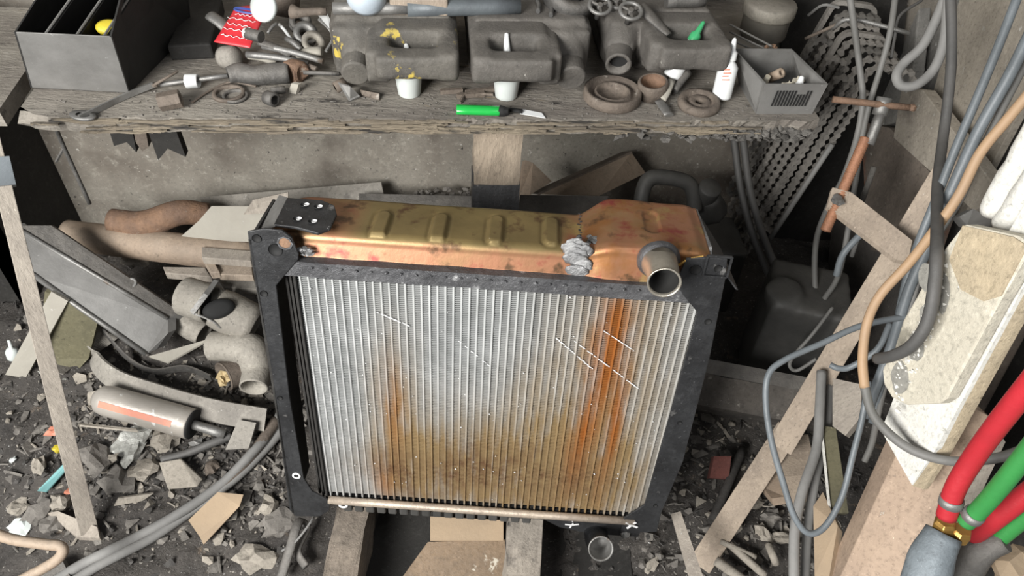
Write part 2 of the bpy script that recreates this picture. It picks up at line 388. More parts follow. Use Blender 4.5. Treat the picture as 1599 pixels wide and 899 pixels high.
# ================================================================== RADIATOR (local: x right, y into depth, z up along the leaning core)
TH_ = math.radians(8.5)
RC = CAM+CR*-.0339+CU*-.2042+FW*1.2422
RQ = RX(-TH_)
def RW(u,n,v): return RC+RQ@V((u,n,v))
def RL(px,py,n=None,v=None,u=None):
    ax = RQ@(V((0,1,0)) if n is not None else V((0,0,1)) if v is not None else V((1,0,0)))
    val = n if n is not None else v if v is not None else u
    r = ray(px,py); q = CAM+r*((val-(CAM-RC).dot(ax))/r.dot(ax))-RC
    return RQ.transposed()@q
rad = thing('radiator', 'large old radiator with brass top tank and rust-stained silver core leaning in the middle', 'radiator', RC)
rad.rotation_euler = (-TH_,0,0)
def robj(name, mb, ma, par=None, **k): return obj(name, mb, ma, par or rad, local=True, **k)
CW, CH = .6, .5245
# core material with stains
def core_mat(name, base, base2, fade=1.0):
    M = bpy.data.materials.new(name); M.use_nodes = True; nt = M.node_tree; bs = nt.nodes['Principled BSDF']
    tc = N(nt,'ShaderNodeTexCoord'); vec = tc.outputs['Object']
    sp = N(nt,'ShaderNodeSeparateXYZ'); nt.links.new(vec, sp.inputs[0])
    def math_(op,a,b=None):
        n = N(nt,'ShaderNodeMath',operation=op)
        for i,v_ in enumerate((a,b)):
            if v_ is None: continue
            if hasattr(v_,'is_output'): nt.links.new(v_,n.inputs[i])
            else: n.inputs[i].default_value = v_
        return n.outputs[0]
    mp = N(nt,'ShaderNodeMapping'); mp.inputs['Scale'].default_value = (1,1,.16); nt.links.new(vec, mp.inputs[0])
    st = noisefac(nt, mp.outputs[0], 46, .35,.65, 5,.6)
    st2 = noisefac(nt, vec, 11, .3,.7, 8,.65)
    st3 = noisefac(nt, vec, 60, .3,.7, 6,.7)
    def blob(u,v,su,sv,amp):
        a = math_('DIVIDE', math_('SUBTRACT', sp.outputs[0], u), su); c = math_('DIVIDE', math_('SUBTRACT', sp.outputs[2], v), sv)
        e = math_('EXPONENT', math_('MULTIPLY', math_('ADD', math_('MULTIPLY',a,a), math_('MULTIPLY',c,c)), -1))
        return math_('MULTIPLY', e, amp)
    def summ(l):
        o = l[0]
        for x in l[1:]: o = math_('ADD', o, x)
        return o
    c = mixc(nt, st2, base, base2)
    tan = summ([blob(-.16,-.04,.04,.16,1.0), blob(-.13,-.17,.08,.09,1.0), blob(.02,-.17,.18,.11,1.0), blob(.19,.05,.09,.32,1.0), blob(.14,-.18,.16,.12,.9), blob(.08,.0,.06,.15,.45), blob(-.02,-.05,.1,.1,.35)])
    c = mixc(nt, math_('MULTIPLY', tan, math_('ADD', math_('MULTIPLY',st,.7),.4)), c, (.33,.235,.12))
    rust = summ([blob(.178,.16,.028,.11,1.1), blob(.21,.0,.012,.10,1.0), blob(.165,.0,.018,.12,.8),blob(.15,-.12,.02,.10,.55), blob(-.165,-.02,.02,.10,.45),blob(-.19,-.2,.02,.06,.5),blob(.205,-.13,.015,.1,.4)])
    c = mixc(nt, math_('MULTIPLY', rust, math_('ADD', math_('MULTIPLY',st,.9),.35)), c, (.37,.13,.03))
    brown = summ([blob(.0,-.19,.18,.07,1.6), blob(.04,-.12,.12,.05,1.1), blob(-.17,-.19,.07,.06,1.2), blob(.2,-.17,.06,.08,.9)])
    c = mixc(nt, math_('MULTIPLY', brown, math_('MULTIPLY',st2,st3)), c, (.16,.085,.045))
    nt.links.new(c, bs.inputs['Base Color'])
    bs.inputs['Metallic'].default_value = .35; bs.inputs['Roughness'].default_value = .5
    return M
m_core = core_mat('rust_stained_fins',(.46,.47,.47),(.30,.31,.305))
m_tubes = core_mat('rust_stained_tubes',(.66,.67,.66),(.46,.47,.465))
b = MB()
nf = 140
for i in range(nf):
    v_ = -CH/2+.016+(CH-.020)*i/(nf-1)
    b.box((0,.0012,v_),(CW-.004,.0022,.0014),RX(.10))
core = robj('fin_stack', b, m_core)
b = MB(); b.box((0,.026,0),(CW,.006,CH-.01)); robj('core_gap_shade', b, m_black)  # black sheet paints the shade between the fins
b = MB(); nt_ = 50
for i in range(nt_):
    u = -CW/2+.006+(CW-.012)*i/(nt_-1)
    wv = .0006*math.sin(i*2.3)
    prof = [(-.0018,.006),(-.0018,-.0002),(-.0009,-.0020),(.0009,-.0020),(.0018,-.0002),(.0018,.006)]
    A = [b.b.verts.new((u+x,y+wv,-CH/2)) for x,y in prof]; C_ = [b.b.verts.new((u+x,y+wv,CH/2)) for x,y in prof]
    for j in range(5): b.b.faces.new((A[j],A[j+1],C_[j+1],C_[j]))
robj('tube_row', b, m_tubes)
# scratches across the fins
b = MB()
for (p,q,k_) in (((590,487),(640,508),7),((870,528),(925,575),9),((895,530),(1000,608),14),((945,517),(985,543),8),((715,530),(770,575),6)):
    for j in range(k_):
        rnd = random.Random(j*7+p[0]); t = (j+rnd.uniform(0,.7))/k_
        l = RL(p[0]+(q[0]-p[0])*t, p[1]+(q[1]-p[1])*t, n=-.0015); s_ = rnd.uniform(.0015,.005)
        b.ribbon([V((l.x-s_,-.0026,l.z+s_*.6)),V((l.x+s_,-.0026,l.z-s_*.7))], .0014,.0008,(.65,0,1))
for k in range(110):
    rnd = random.Random(k+77); b.rock(V((rnd.uniform(-.29,.29),-.002,rnd.uniform(-.25,.25))), rnd.uniform(.0006,.0016), k)
setp(robj('bright_scratches', b, m_paint, label='white scratches and specks on the fins'),kind='stuff')

# brass tank -----------------------------------------------------
def brass_mat():
    M = bpy.data.materials.new('worn_brass_copper'); M.use_nodes = True; nt = M.node_tree; bs = nt.nodes['Principled BSDF']
    tc = N(nt,'ShaderNodeTexCoord'); vec = tc.outputs['Object']; sp = N(nt,'ShaderNodeSeparateXYZ'); nt.links.new(vec, sp.inputs[0])
    c = mixc(nt, noisefac(nt,vec,9,.35,.65), (.27,.20,.085), (.17,.125,.055))
    # copper-pink where the flame heated it: along the front face and at both ends
    def rng(out,a,b_):
        r = N(nt,'ShaderNodeMapRange'); r.inputs[1].default_value=a; r.inputs[2].default_value=b_; nt.links.new(out,r.inputs[0]); return r.outputs[0]
    def mul(a,b_):
        n = N(nt,'ShaderNodeMath',operation='MULTIPLY'); nt.links.new(a,n.inputs[0]); 
        if hasattr(b_,'is_output'): nt.links.new(b_,n.inputs[1])
        else: n.inputs[1].default_value=b_
        return n.outputs[0]
    def add(a,b_):
        n = N(nt,'ShaderNodeMath',operation='ADD'); n.use_clamp=True; nt.links.new(a,n.inputs[0]); nt.links.new(b_,n.inputs[1]); return n.outputs[0]
    low = rng(sp.outputs[2], .318, .308); left = rng(sp.outputs[0], -.20,-.25); right = rng(sp.outputs[0], .085,.115)
    f = add(add(low,left), right)
    c = mixc(nt, mul(f,noisefac(nt,vec,13,.18,.5)), c, (.33,.155,.085))
    c = mixc(nt, mul(right,noisefac(nt,vec,17,.45,.65)), c, (.27,.115,.035))
    c = mixc(nt, mul(right,noisefac(nt,vec,10,.55,.64)), c, (.36,.27,.10))
    c = mixc(nt, mul(f,noisefac(nt,vec,26,.54,.68)), c, (.25,.05,.04))
    c = mixc(nt, noisefac(nt,vec,30,.57,.68), c, (.11,.06,.03))
    c = mixc(nt, noisefac(nt,vec,110,.72,.76), c, (.62,.55,.42))
    nt.links.new(c, bs.inputs['Base Color']); bs.inputs['Metallic'].default_value=.55; bs.inputs['Roughness'].default_value=.42
    b_ = N(nt,'ShaderNodeBump'); b_.inputs['Strength'].default_value=.25; b_.inputs['Distance'].default_value=.003
    nt.links.new(noisefac(nt,vec,22,0,1,6,.6), b_.inputs['Height']); nt.links.new(b_.outputs[0], bs.inputs['Normal'])
    return M
m_tank = brass_mat()
def tank():
    b = MB(); rows = []
    U0,U1 = -.345,.300; nu = 330
    ribs = [(RL(595,350,v=.322),0),(RL(686,354,v=.322),0),(RL(774,358,v=.322),0),(RL(861,361,v=.322),0)]
    ribr = RL(1018,345,v=.336)
    for i in range(nu+1):
        u = U0+(U1-U0)*i/nu
        k = sm(.108,.165,u)
        top = .321+.014*k; f0 = .002-.006*k; back = .124+.030*k
        endl = sm(U0,U0+.05,u); top = .300+(top-.300)*(.55+.45*endl)
        endr = sm(U1,U1-.02,u); top = .30+(top-.30)*(.86+.14*endr)
        fs = .018+.01*k         # slope of the front face
        P_ = [(f0,.284)]
        zb = top-.014
        for j in range(9):
            t = j/8; P_.append((f0+fs*t*.45, .284+(zb-.284)*t))
        cx = f0+fs*.45
        for j in range(1,8):
            a = PI/2*j/8; P_.append((cx+.014*(1-math.cos(a)), zb+.014*math.sin(a)))
        x0 = cx+.014
        for j in range(0,41):
            P_.append((x0+(back-.014-x0)*j/40, top))
        for j in range(1,7):
            a = PI/2*j/6; P_.append((back-.014+.014*math.sin(a), top-.014*(1-math.cos(a))))
        P_.append((back,.27))
        row = []
        for (y,z) in P_:
            dz = 0
            if z>top-.002:
                for (c_,_) in ribs:
                    yy = max(abs(y-c_.y)-.026,0); d = math.hypot((u-c_.x)*1.0,yy)
                    q = sm(.0135,.0085,d)
                    dz += .0045*q - .0012*sm(.019,.0145,d)*(1-q)
                yy = max(abs(y-ribr.y)-.020,0); d = math.hypot(u-ribr.x,yy)
                dz -= .003*sm(.013,.010,d)
                dz += .0012*noise.noise(V((u*9,y*14,0)))+.003*k*noise.noise(V((u*13,y*16,5)))
            row.append(b.b.verts.new((u,y,z+dz)))
        rows.append(row)
    for A,C_ in zip(rows,rows[1:]):
        for j in range(len(A)-1): b.b.faces.new((A[j],A[j+1],C_[j+1],C_[j])).smooth = True
    b.b.faces.new(rows[0]); b.b.faces.new(rows[-1][::-1])
    return b
tk = robj('top_tank', tank(), m_tank, label='brass and copper header tank with pressed oval ribs')
# right end: black curved bracket side and silver seam
b = MB(); b.prism([V((.300,.0,.275)),V((.300,.15,.275)),V((.300,.15,.325)),V((.300,.03,.332)),V((.300,.002,.31))], V((.004,0,0))); robj('end_seam', b, m_solder, tk)
# header strip under the tank
b = MB(); b.box((0,.05,.273),(.625,.125,.026)); b.b.verts.ensure_lookup_table(); bmesh.ops.subdivide_edges(b.b, edges=b.b.edges[:], cuts=20, use_grid_fill=True); b.jit(.0015,50)
hs = robj('header_strip', b, m_lead)
b = MB()
for k in range(24): b.rock(V((-.27+k*.0215,-.014,.278)), .0035, k, .8,.2)
robj('crimp_dimples', b, m_lead, hs)
# silver solder patch on the step
b = MB(); rnd = random.Random(3)
def blob(c, sz, seed):
    r = bmesh.ops.create_icosphere(b.b, subdivisions=2, radius=1)
    for v in r['verts']:
        k_ = 1+.35*noise.noise(v.co*1.6+V((seed*3.3,0,seed)))
        v.co = c+V((v.co.x*sz[0],v.co.y*sz[1],v.co.z*sz[2]))*k_
    for f in b.b.faces: f.smooth = True
for k in range(15):
    t = k/14; px,py = 903+rnd.uniform(-11,14), 384+t*38; l = RL(px,py,n=.008); 
    blob(V((l.x,.0100-(.318-l.z)*.27,l.z)), (rnd.uniform(.010,.016),.0016,rnd.uniform(.008,.013)), k)
for k in range(9):
    l = RL(905+rnd.uniform(-8,30), 373+rnd.uniform(-9,10), v=.322); blob(V((l.x,max(l.y,.014),.3205+.008*sm(.12,.15,l.x))), (rnd.uniform(.010,.014),rnd.uniform(.007,.010),.0015), k+50)
robj('solder_patch', b, m_solder)
b = MB()
for k in range(12): 
    l = RL(905+(k%2)*2, 334+k*4.2, v=.3215); b.rock(l, .0035, k+40, .5,.5)
robj('solder_beads', b, m_frame, label='burnt black specks along the seam')
b = MB()
for k in range(9): b.rock(RL(468+k*2.4,388+(k%3)*4,n=-.004), .006, k+60,.5,.4)
robj('solder_blob', b, m_solder, label='bright solder drops at the left corner')
# inlet neck: points forward and a little down
pc = RL(1032,400,v=.33); pe = RL(1033,438,n=-.085)
o_ = V((.232,.020,.335)); e_ = V((pe.x,-.055,.315))
k0 = RL(1029,409,n=0); k1 = RL(1037,440,n=-.068)
pts = [V((k0.x,.012,k0.z)),V((k0.x,.0,k0.z)),k0.lerp(k1,.55)+V((0,0,.004)),k1]
pe2 = None
b = MB(); b.tube(pts, [.027,.026,.0225,.0215], 32, 20, cap=False)
q = catmull(pts,20); dd = (q[-1]-q[-2]).normalized()
b.lathe([(.0215,0),(.023,.001),(.023,.003),(.0215,.0035),(.0198,.0015),(.0195,-.06),(0,-.06)], q[-1], dd, 32)
b.b.verts.ensure_lookup_table()
nk = robj('inlet_neck', b, m_nick, label='tinned steel hose neck, open end')
b = MB(); b.lathe([(.0192,-.001),(.0192,-.05),(0,-.05)], q[-1], dd, 28); robj('neck_bore_shade', b, m_galvshade, nk)  # dark lining paints the shade inside the neck
b = MB(); b.lathe([(.031,-.006),(.031,-.001),(.029,.003),(.025,.008)], pts[1]+V((0,.002,0)), V((0,-1,0)), 28); robj('neck_collar', b, m_lead, nk)
# side frames --------------------------------------------------
def q2(px,py,n=-.014): l = RL(px,py,n=n); return V((l.x,n,l.z))
def frame_side(name, poly, holes, t=.004):
    b = MB(); b.prism([q2(*p) for p in poly], (0,t,0)); return b
# left: angle iron: front flange + side web back
b = MB(); b.prism([q2(*p) for p in [(386,362),(412,357),(440,360),(456,372),(466,397),(466,405),(431,446),(452,620),(474,747),(488,768),(516,783),(514,797),(500,806),(462,806),(452,796),(421,560),(398,440)]], (0,.004,0))
fl = robj('left_side_frame', b, m_frame, bevel=.0012)
b = MB(); x0 = q2(398,440); x1 = q2(452,796)
b.prism([V((x0.x+.002,-.014,.32)),V((x0.x+.002,.10,.32)),V((x1.x+.004,.10,-.30)),V((x1.x+.004,-.014,-.30))],(.004,0,0))
robj('side_web', b, m_sootshade, fl)  # frame paint darkened to paint the shade behind the flange
b = MB()
for k in range(3): b.box((-.301-.008*k+.0,.004+.006*k,0),(.0035,.02,CH))
robj('inner_channel', b, m_sootshade, fl)  # strips near-black too, painting the shade beside the core
b = MB(); b.prism([q2(*p) for p in [(1072,404),(1100,402),(1136,404),(1134,430),(1108,560),(1067,720),(1033,800),(1026,830),(968,834),(974,809),(1006,789),(1048,640),(1073,550),(1089,488),(1066,460),(1056,440)]], (0,.004,0))
fr = robj('right_side_frame', b, m_frame, bevel=.0012)
b = MB(); x0 = q2(1134,430); x1 = q2(1030,800)
b.prism([V((x0.x-.006,-.012,.31)),V((x0.x-.006,.10,.31)),V((x1.x-.006,.10,-.28)),V((x1.x-.006,-.012,-.28))],(.004,0,0)); robj('side_web', b, m_frame, fr)
# holes (bored discs of dark with bright rim), each on its frame
def hole(px,py,r,par,rim=None,n=-.0145,sq=False):
    c = q2(px,py,n); b = MB()
    if sq: b.box(c,(r*2,.0012,r*2))
    else: b.lathe([(0,0),(r,0),(r,.0012)],c,(0,-1,0),20)
    h = robj('bolt_hole', b, m_black, par)
    if rim:
        b = MB(); b.lathe([(r,0),(r*1.0,.0016),(r*1.7,.0016),(r*1.7,0)],c,(0,-1,0),20,False); robj('painted_ring', b, rim, par, label='white paint ring round a bolt hole')
for (x,y,r) in ((401,372,.0065),(430,390,.010),(412,458,.0055),(437,621,.0045)): hole(x,y,r,fl)
hole(463,742,.0045,fl,m_paint)
for (x,y,r) in ((1121,419,.0055),(1086,421,.008),(1105,502,.005),(1061,660,.004),(1023,789,.0035)): hole(x,y,r,fr)
b = MB(); b.lathe([(.0085,0),(.009,.0015),(.0115,.0015),(.0115,0)], q2(445,379), (0,-1,0), 8,False); robj('hole_rim', b, m_lead, fl)
b = MB(); b.lathe([(0,.0006),(.0085,.0006)], q2(445,379), (0,-1,0), 8,False); robj('hole_inside', b, m_rust, fl)
b = MB(); c_ = q2(1120,416,-.016)
for dx,dz,sx,sz in ((0,.017,.034,.003),(0,-.017,.034,.003),(.017,0,.003,.034),(-.017,0,.003,.034)): b.box(c_+V((dx,0,dz)),(sx,.003,sz))
robj('square_lug', b, m_frame, fr)
b = MB(); b.tube([q2(1058,415,-.01),q2(1075,405,-.012),q2(1098,400,-.01)],.002,6,8); robj('brass_weld', b, m_brass, fr)
# top left bracket: black plate bent over the tank
b = MB()
tp = [RL(x,y,v=.336) for x,y in ((449,308),(503,312),(522,320),(526,334),(516,356),(496,363),(462,354),(428,350))]
b.prism(tp, (0,0,-.005)); bk = robj('top_bracket', b, m_frame, bevel=.0015, label='black bent plate with four bolt holes')
b = MB(); a_ = RL(428,350,v=.336); c_ = RL(449,308,v=.336); 
b.prism([a_,c_,RL(436,304,v=.325),RL(403,357,v=.312)],(.002,0,-.004)); robj('bent_flange', b, m_steel, bk, label='bare worn steel flange')
for (x,y) in ((476,320),(497,323),(464,342),(488,346)):
    c_ = RL(x,y,v=.3365); b = MB(); b.lathe([(0,0),(.0062,0),(.0062,.0012)],c_,(0,0,1),18); robj('bolt_hole', b, m_black, bk)
    b = MB(); b.lathe([(0,0),(.0040,0),(.0040,.0010)],c_+V((.0026,0,.0006)),(0,0,1),18); robj('hole_floor', b, m_paint, bk)
# right black curved gusset by the tank
b = MB(); 
b.prism([V((.304,.02,.322)),V((.304,.145,.318)),V((.345,.125,.27)),V((.345,.0,.28))],(.004,0,0)); robj('end_gusset', b, m_frame, bevel=.001)
# bottom rail and tank
b = MB(); l0 = RL(512,780,n=-.016); l1 = RL(985,806,n=-.016)
b.tube([V((l0.x,-.012,-.256)),V((l1.x+.01,-.012,-.258))],.0075,12,4); robj('bottom_rail', b, mat('rail_beige',(.50,.42,.33),(.36,.30,.25),14,.45,.4,.3), label='beige tinned lower rail')
b = MB(); b.box((0,.052,-.262),(CW,.10,.008)); robj('lower_header', b, m_frame)
b = MB(); b.box((-.005,.055,-.277),(.60,.11,.026))
for k in range(17): b.box((-.262+k*.0212,.048,-.276),(.0165,.118,.026))
bt = robj('bottom_tank', b, m_cand, bevel=.003, label='black ribbed lower tank')
b = MB(); b.prism([V((.085,-.008,-.262)),V((.30,-.008,-.262)),V((.295,-.008,-.312)),V((.20,-.008,-.312)),V((.14,-.008,-.298))],(0,.10,0)); robj('outlet_housing', b, m_frame, bt, bevel=.003)
pe = RL(940,852,n=-.06)
b = MB(); k1=RL(938,856,n=-.070); k0=RL(931,838,n=-.018)
pts=[V((k0.x,.02,k0.z)),k0,k0.lerp(k1,.6),k1]
b.tube(pts,[.0225,.0225,.022,.022],28,18,cap=False); q = catmull(pts,18); dd=(q[-1]-q[-2]).normalized()
ot = robj('outlet_neck', b, m_blackpipe, label='black painted lower hose neck')
b = MB(); b.lathe([(.022,-.004),(.023,0),(.023,.003),(.0205,.003),(.0195,0),(.0195,-.05),(0,-.05)],q[-1],dd,28); robj('bare_lip', b, m_steel, ot)
b = MB(); b.lathe([(.0045,0),(.0045,.0015),(.009,.0015),(.009,0)], RL(536,788,n=-.013),(0,-1,0),18); robj('painted_ring', b, m_paint, bt)
c_ = RL(986,820,n=-.0185); 
b = MB()
for a_,b_ in (((-.012,.006),(.012,-.005)),((-.007,-.010),(.007,.010))): b.ribbon([c_+V((a_[0],0,a_[1])),c_+V((b_[0],0,b_[1]))],.0042,.0012,(a_[1]-b_[1],0,b_[0]-a_[0]))
for f_ in b.b.verts: pass
robj('painted_cross', b, m_paint, fr, label='white hand-painted X')
c_ = RL(893,818,n=-.010); b = MB()
for pl in ([(-.013,-.001),(0,-.002),(.013,.002)],[(.002,.004),(-.003,-.010)]):
    b.ribbon([c_+V((p_[0],-.001,p_[1])) for p_ in pl],.0024,.0012,(pl[0][1]-pl[-1][1],0,pl[-1][0]-pl[0][0]))
b.rock(c_+V((0,-.001,.010)),.002,3)
robj('painted_mark', b, m_paint, bt, label='thin white chalk mark')
b = MB(); b.rock(RL(977,833,n=-.012),.010,5,.9,.2,2); robj('drain_plug', b, m_steel, bt)

# ================================================================== WOOD BLOCKS, BOX UNDER THE RADIATOR
def beam(name, pxl, pxr, z, y0, y1, ma, label, cat='wooden block'):
    b = MB(); p = PZ(*pxl,z); q = PZ(*pxr,z)
    b.box(V(((p.x+q.x)/2,(y0+y1)/2,z/2)),(q.x-p.x,y1-y0,z))
    bmesh.ops.subdivide_edges(b.b, edges=b.b.edges[:], cuts=10, use_grid_fill=True); b.jit(.006,18); b.jit(.003,60)
    return solo(name,b,ma,label,cat)
m_split = mat('half_tarred_block',(.36,.32,.27),(.25,.22,.19),6,.85,0,.5,60,spots=[(14,.52,(.06,.055,.05),.08)])
beam('wooden_block',(508,870),(563,870),.125,.45,.86,mat('knotty_dark_block',(.24,.20,.16),(.11,.095,.08),9,.9,0,.8,60,spots=[(14,.57,(.045,.04,.036),.08)]),'rough knotty wooden block under the left foot of the radiator')
beam('wooden_block',(791,870),(846,870),.125,.45,.86,m_split,'pale wooden block with tar-black right side under the radiator')
b = MB(); b.prism([V((-.30,.45,.022)),V((-.03,.45,.022)),V((-.03,.95,.022)),V((-.30,.95,.022))],(0,0,-.01)); solo('gap_shade_sheet',b,m_sootshade,'near-black sheet painting the shade in the gap under the radiator','board')  # dark sheet added to paint the radiator's shade on the floor
b = MB(); b.prism([V((.135,.45,.03)),V((.28,.55,.03)),V((.28,.95,.03)),V((.135,.95,.03))],(0,0,-.01)); solo('gap_shade_sheet',b,m_sootshade,'near-black sheet painting the shade right of the pale block','board')  # second dark sheet painting floor shade
bx = thing('cardboard_box','flattened brown cardboard box lying in the gap between the two blocks','cardboard box',V((-.05,.7,.012)))
def cb(pts,t,m_=m_card,nm='flap',**k):
    b = MB(); b.prism(pts,(0,0,-t)); return obj(nm,b,m_,bx,**k)
cb([PZ(672,806,.06),PZ(786,812,.06),PZ(786,843,.05),PZ(672,843,.05)],.004)
cb([PZ(668,846,.045),PZ(788,842,.045),PZ(792,905,.02),PZ(735,912,.02),PZ(620,912,.02)],.004,mat('wet_cardboard',(.25,.175,.11),(.16,.115,.075),7,.5,0,.3,80,spots=[(26,.62,(.5,.46,.38),.04)]))

# ================================================================== SHELF: jerrycans
def jerrycan(label, lx, rx, fy, capside, ma, capx, capy, H=.112, D=.25):
    p = S(lx,fy); q = S(rx,fy); W = (q-p).length; e = (q-p).normalized(); nrm = V((-e.y,e.x,0))
    def J(a,n,z): return p+e*a+nrm*n+V((0,0,z))
    t = thing('jerrycan', label, 'jerrycan', J(W/2,.1,0), 'row of jerrycans on the shelf')
    Rm = Matrix((e,nrm,V((0,0,1)))).transposed()
    s = 1 if capside=='R' else -1
    def A_(a): return a if s==1 else W-a
    tip = PN(capx,capy,J(0,-.035,0),nrm)
    b = MB()
    b.box(J(W/2,D/2,H/2+.002),(W*.95,D,H-.018),Rm)
    b.box(J(W/2,D/2+.008,H/2+.006),(W,D-.03,H-.03),Rm)
    b.box(J(W/2,D/2+.01,H/2+.008),(W*.90,D-.03,H-.008),Rm)
    b.box(J(A_(W*.5),.03,.085),(W*.8,.05,.035),Rm)
    nk0 = J(A_(W*.78),.10,.078)
    b.tube([nk0,nk0.lerp(tip,.55)+V((0,0,.010)),tip.lerp(nk0,.10)],[.052,.038,.027],20,12)
    b.box(J(A_(W*.62),-.005,.060),(W*.12,.06,.06),Rm)
    obj('body', b, ma, t, remesh=.0048, smooth=9)
    b = MB()
    def hb(a0,a1,n0,n1,z0,z1): b.box(J(A_(W*(a0+a1)/2),(n0+n1)/2,(z0+z1)/2),(W*(a1-a0),n1-n0,z1-z0),Rm)
    hb(.02,.62,-.100,-.058,.060,.102); hb(.0,.15,-.094,.05,.056,.106); hb(.52,.70,-.080,.05,.046,.104); hb(.05,.60,-.022,.05,.05,.112)
    obj('handle', b, ma, t, remesh=.0046, smooth=12)
    return t,J,A_,W,tip,(tip-nk0).normalized()
t1,J1,A1,W1,o,d = jerrycan('dusty black jerrycan flecked with yellow paint, capped neck at its left',522,715,130,'L',m_cany,556,104)
b = MB(); b.lathe([(0,.020),(.0225,.020),(.0245,.017),(.0245,-.012),(0,-.012)],o,d,28,False); obj('cap', b, m_cany, t1, bevel=.0015)
t2,J2,A2,W2,o,d = jerrycan('plain dusty black jerrycan with capped neck at its right, middle of the row',732,918,134,'R',m_canp,890,110)
b = MB(); b.lathe([(0,.022),(.0235,.022),(.0255,.019),(.0255,-.012),(0,-.012)],o,d,28,False); obj('cap', b, m_canp, t2, bevel=.0015)
t3,J3,A3,W3,o,d = jerrycan('dusty black jerrycan with open uncapped spout, rightmost of the row',938,1102,116,'L',m_canp,966,90)
b = MB(); b.lathe([(.024,-.012),(.0225,.016),(.0235,.020),(.0175,.020),(.017,-.02)],o,d,28); obj('open_spout', b, m_canp, t3)
b = MB(); b.lathe([(0,.004),(.0172,.004)],o,d,24); obj('spout_inside', b, m_black, t3)

# nozzle bottles standing behind the two handles
def cupbottle(label, px, py, tipx, tipy):
    base = S(px,py); t = thing('nozzle_bottle', label, 'bottle', base+V((0,.0,0)), 'milky bottles behind the can handles')
    o = base+V((0,.026,0))
    b = MB(); b.lathe([(0,0),(.0185,0),(.020,.002),(.0245,.042),(.0255,.045),(.0255,.048),(.012,.052)],o,(0,0,1),28); obj('bottle_body', b, m_cup, t)
    tip = PY(tipx,tipy,o.y+.012)
    b = MB(); b.lathe([(.0105,0),(.008,.015),(.0035,(tip-o).length-.050),(0,(tip-o).length-.048)],o+V((0,0,.050)),tip-o-V((0,0,.050)),20); obj('nozzle', b, m_white, t, label='white pointed nozzle')
    return t
cupbottle('milky plastic bottle with white nozzle behind the yellow-flecked jerrycan handle',636,158,634,68)
cupbottle('milky plastic bottle with white nozzle behind the middle jerrycan handle',789,162,791,52)

# ------------------------------------------------------------------ metal divided bin
bn = thing('parts_bin','grey steel sloping bin with dark dividers at the left end of the shelf','bin',S(120,145))
fb = [S(48,137,.002),S(202,145,.002),S(173,58,.12),S(21,48,.12)]
fb = [S(48,137,.002),S(202,145,.002)]
n0 = (fb[1]-fb[0]).normalized(); nb = V((-n0.y,n0.x,0))
tl = PN(22,50,fb[0]-nb*.035,nb); tr = PN(174,57,fb[1]-nb*.035,nb)
b = MB(); b.prism([fb[0],fb[1],tr,tl], nb*.003); obj('front_panel', b, m_galv, bn, bevel=.001)
dz = tl.z-fb[0].z
b = MB()
br = fb[1]+nb*.24+n0*.03; btr = tr+nb*.26+n0*.045+V((0,0,.085))
b.prism([fb[1],br,btr,tr+nb*.10+V((0,0,.05)),tr],-n0*.003); obj('side_panel', b, m_galvshade, bn)  # sides, back and dividers carry painted shade, unlike the front panel
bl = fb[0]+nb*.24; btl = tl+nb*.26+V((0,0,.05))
b = MB(); b.prism([fb[0],bl,btl,tl],n0*.003); obj('side_panel', b, m_galvshade, bn)
b = MB(); b.prism([bl,br,btr,btl],-nb*.003); obj('back_panel', b, m_galvshade, bn)
b = MB(); b.prism([fb[0],fb[1],br,bl],V((0,0,.003))); obj('bottom_panel', b, m_galvshade, bn)
for k in (.30,.62,.9):
    a_ = fb[0].lerp(fb[1],k); c_ = tl.lerp(tr,k)
    b = MB(); b.prism([a_+nb*.01,a_+nb*.235,c_+nb*.255+V((0,0,.075))+n0*.05,c_+nb*.009+V((0,0,-.006))],n0*.003); dv = obj('divider', b, m_galvshade, bn)
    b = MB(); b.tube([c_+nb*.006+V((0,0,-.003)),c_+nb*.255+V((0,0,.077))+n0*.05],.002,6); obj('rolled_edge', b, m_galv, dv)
b = MB(); c_ = PN(172,46,tr+nb*.05,nb); b.lathe([(0,0),(.010,0),(.013,.003),(.013,.010),(.009,.013),(0,.013)],c_,V((.2,-.6,.8)),24,sx=1.5); b.tube([c_,c_+V((-.03,.03,-.05))],.006,8)
solo('scraper_handle', b, m_yellow, 'yellow oval plastic handle sticking out of the sloping bin','tool handle')
# pale panel behind the bin
b = MB(); b.prism([B(-.12,.42,SH+.001),B(.08,.42,SH+.001),B(.07,.45,SH+.30),B(-.13,.45,SH+.30)],SN*.012); solo('board_offcut', b, m_sheetw, 'pale board standing behind the sloping bin','board')
b = MB(); b.prism([B(-.35,.02,SH-.03),B(-.03,.02,SH-.03),B(-.05,.40,SH-.03),B(-.35,.40,SH-.03)],(0,0,.03)); b.jit(.004,30); solo('plank', b, m_shelf, 'short splintered plank at the far left, beside the shelf end','plank')

# ------------------------------------------------------------------ small things on the shelf
def spoke(a,b_,r,seg=10): return MB().tube([a,b_],r,seg)
t = thing('screwdriver','old screwdriver with thick grey handle lying along the shelf','screwdriver',S(400,130))
hz = .019
b = MB(); b.tube([S(356,117,hz),S(375,114,hz),S(400,118,hz),S(425,115,hz),S(452,114,hz)],[.014,.018,.0165,.019,.018],16,20); obj('handle', b, m_steeld, t)
b = MB(); b.tube([S(450,114,hz),S(458,110,hz),S(472,112,hz),S(474,113,hz)],[.019,.021,.018,.010],16,8); obj('end_cap', b, m_rust, t, label='rusty brown butt end')
b = MB(); b.tube([S(250,132,.010),S(356,118,hz)],.0042,10,4); obj('shank', b, m_steel, t)
b = MB(); b.tube([S(474,113,hz),S(530,115,hz)],.004,8,3); solo('iron_rod', b, m_steeld,'thin iron rod end between the grey screwdriver and the yellow-flecked can','rod')
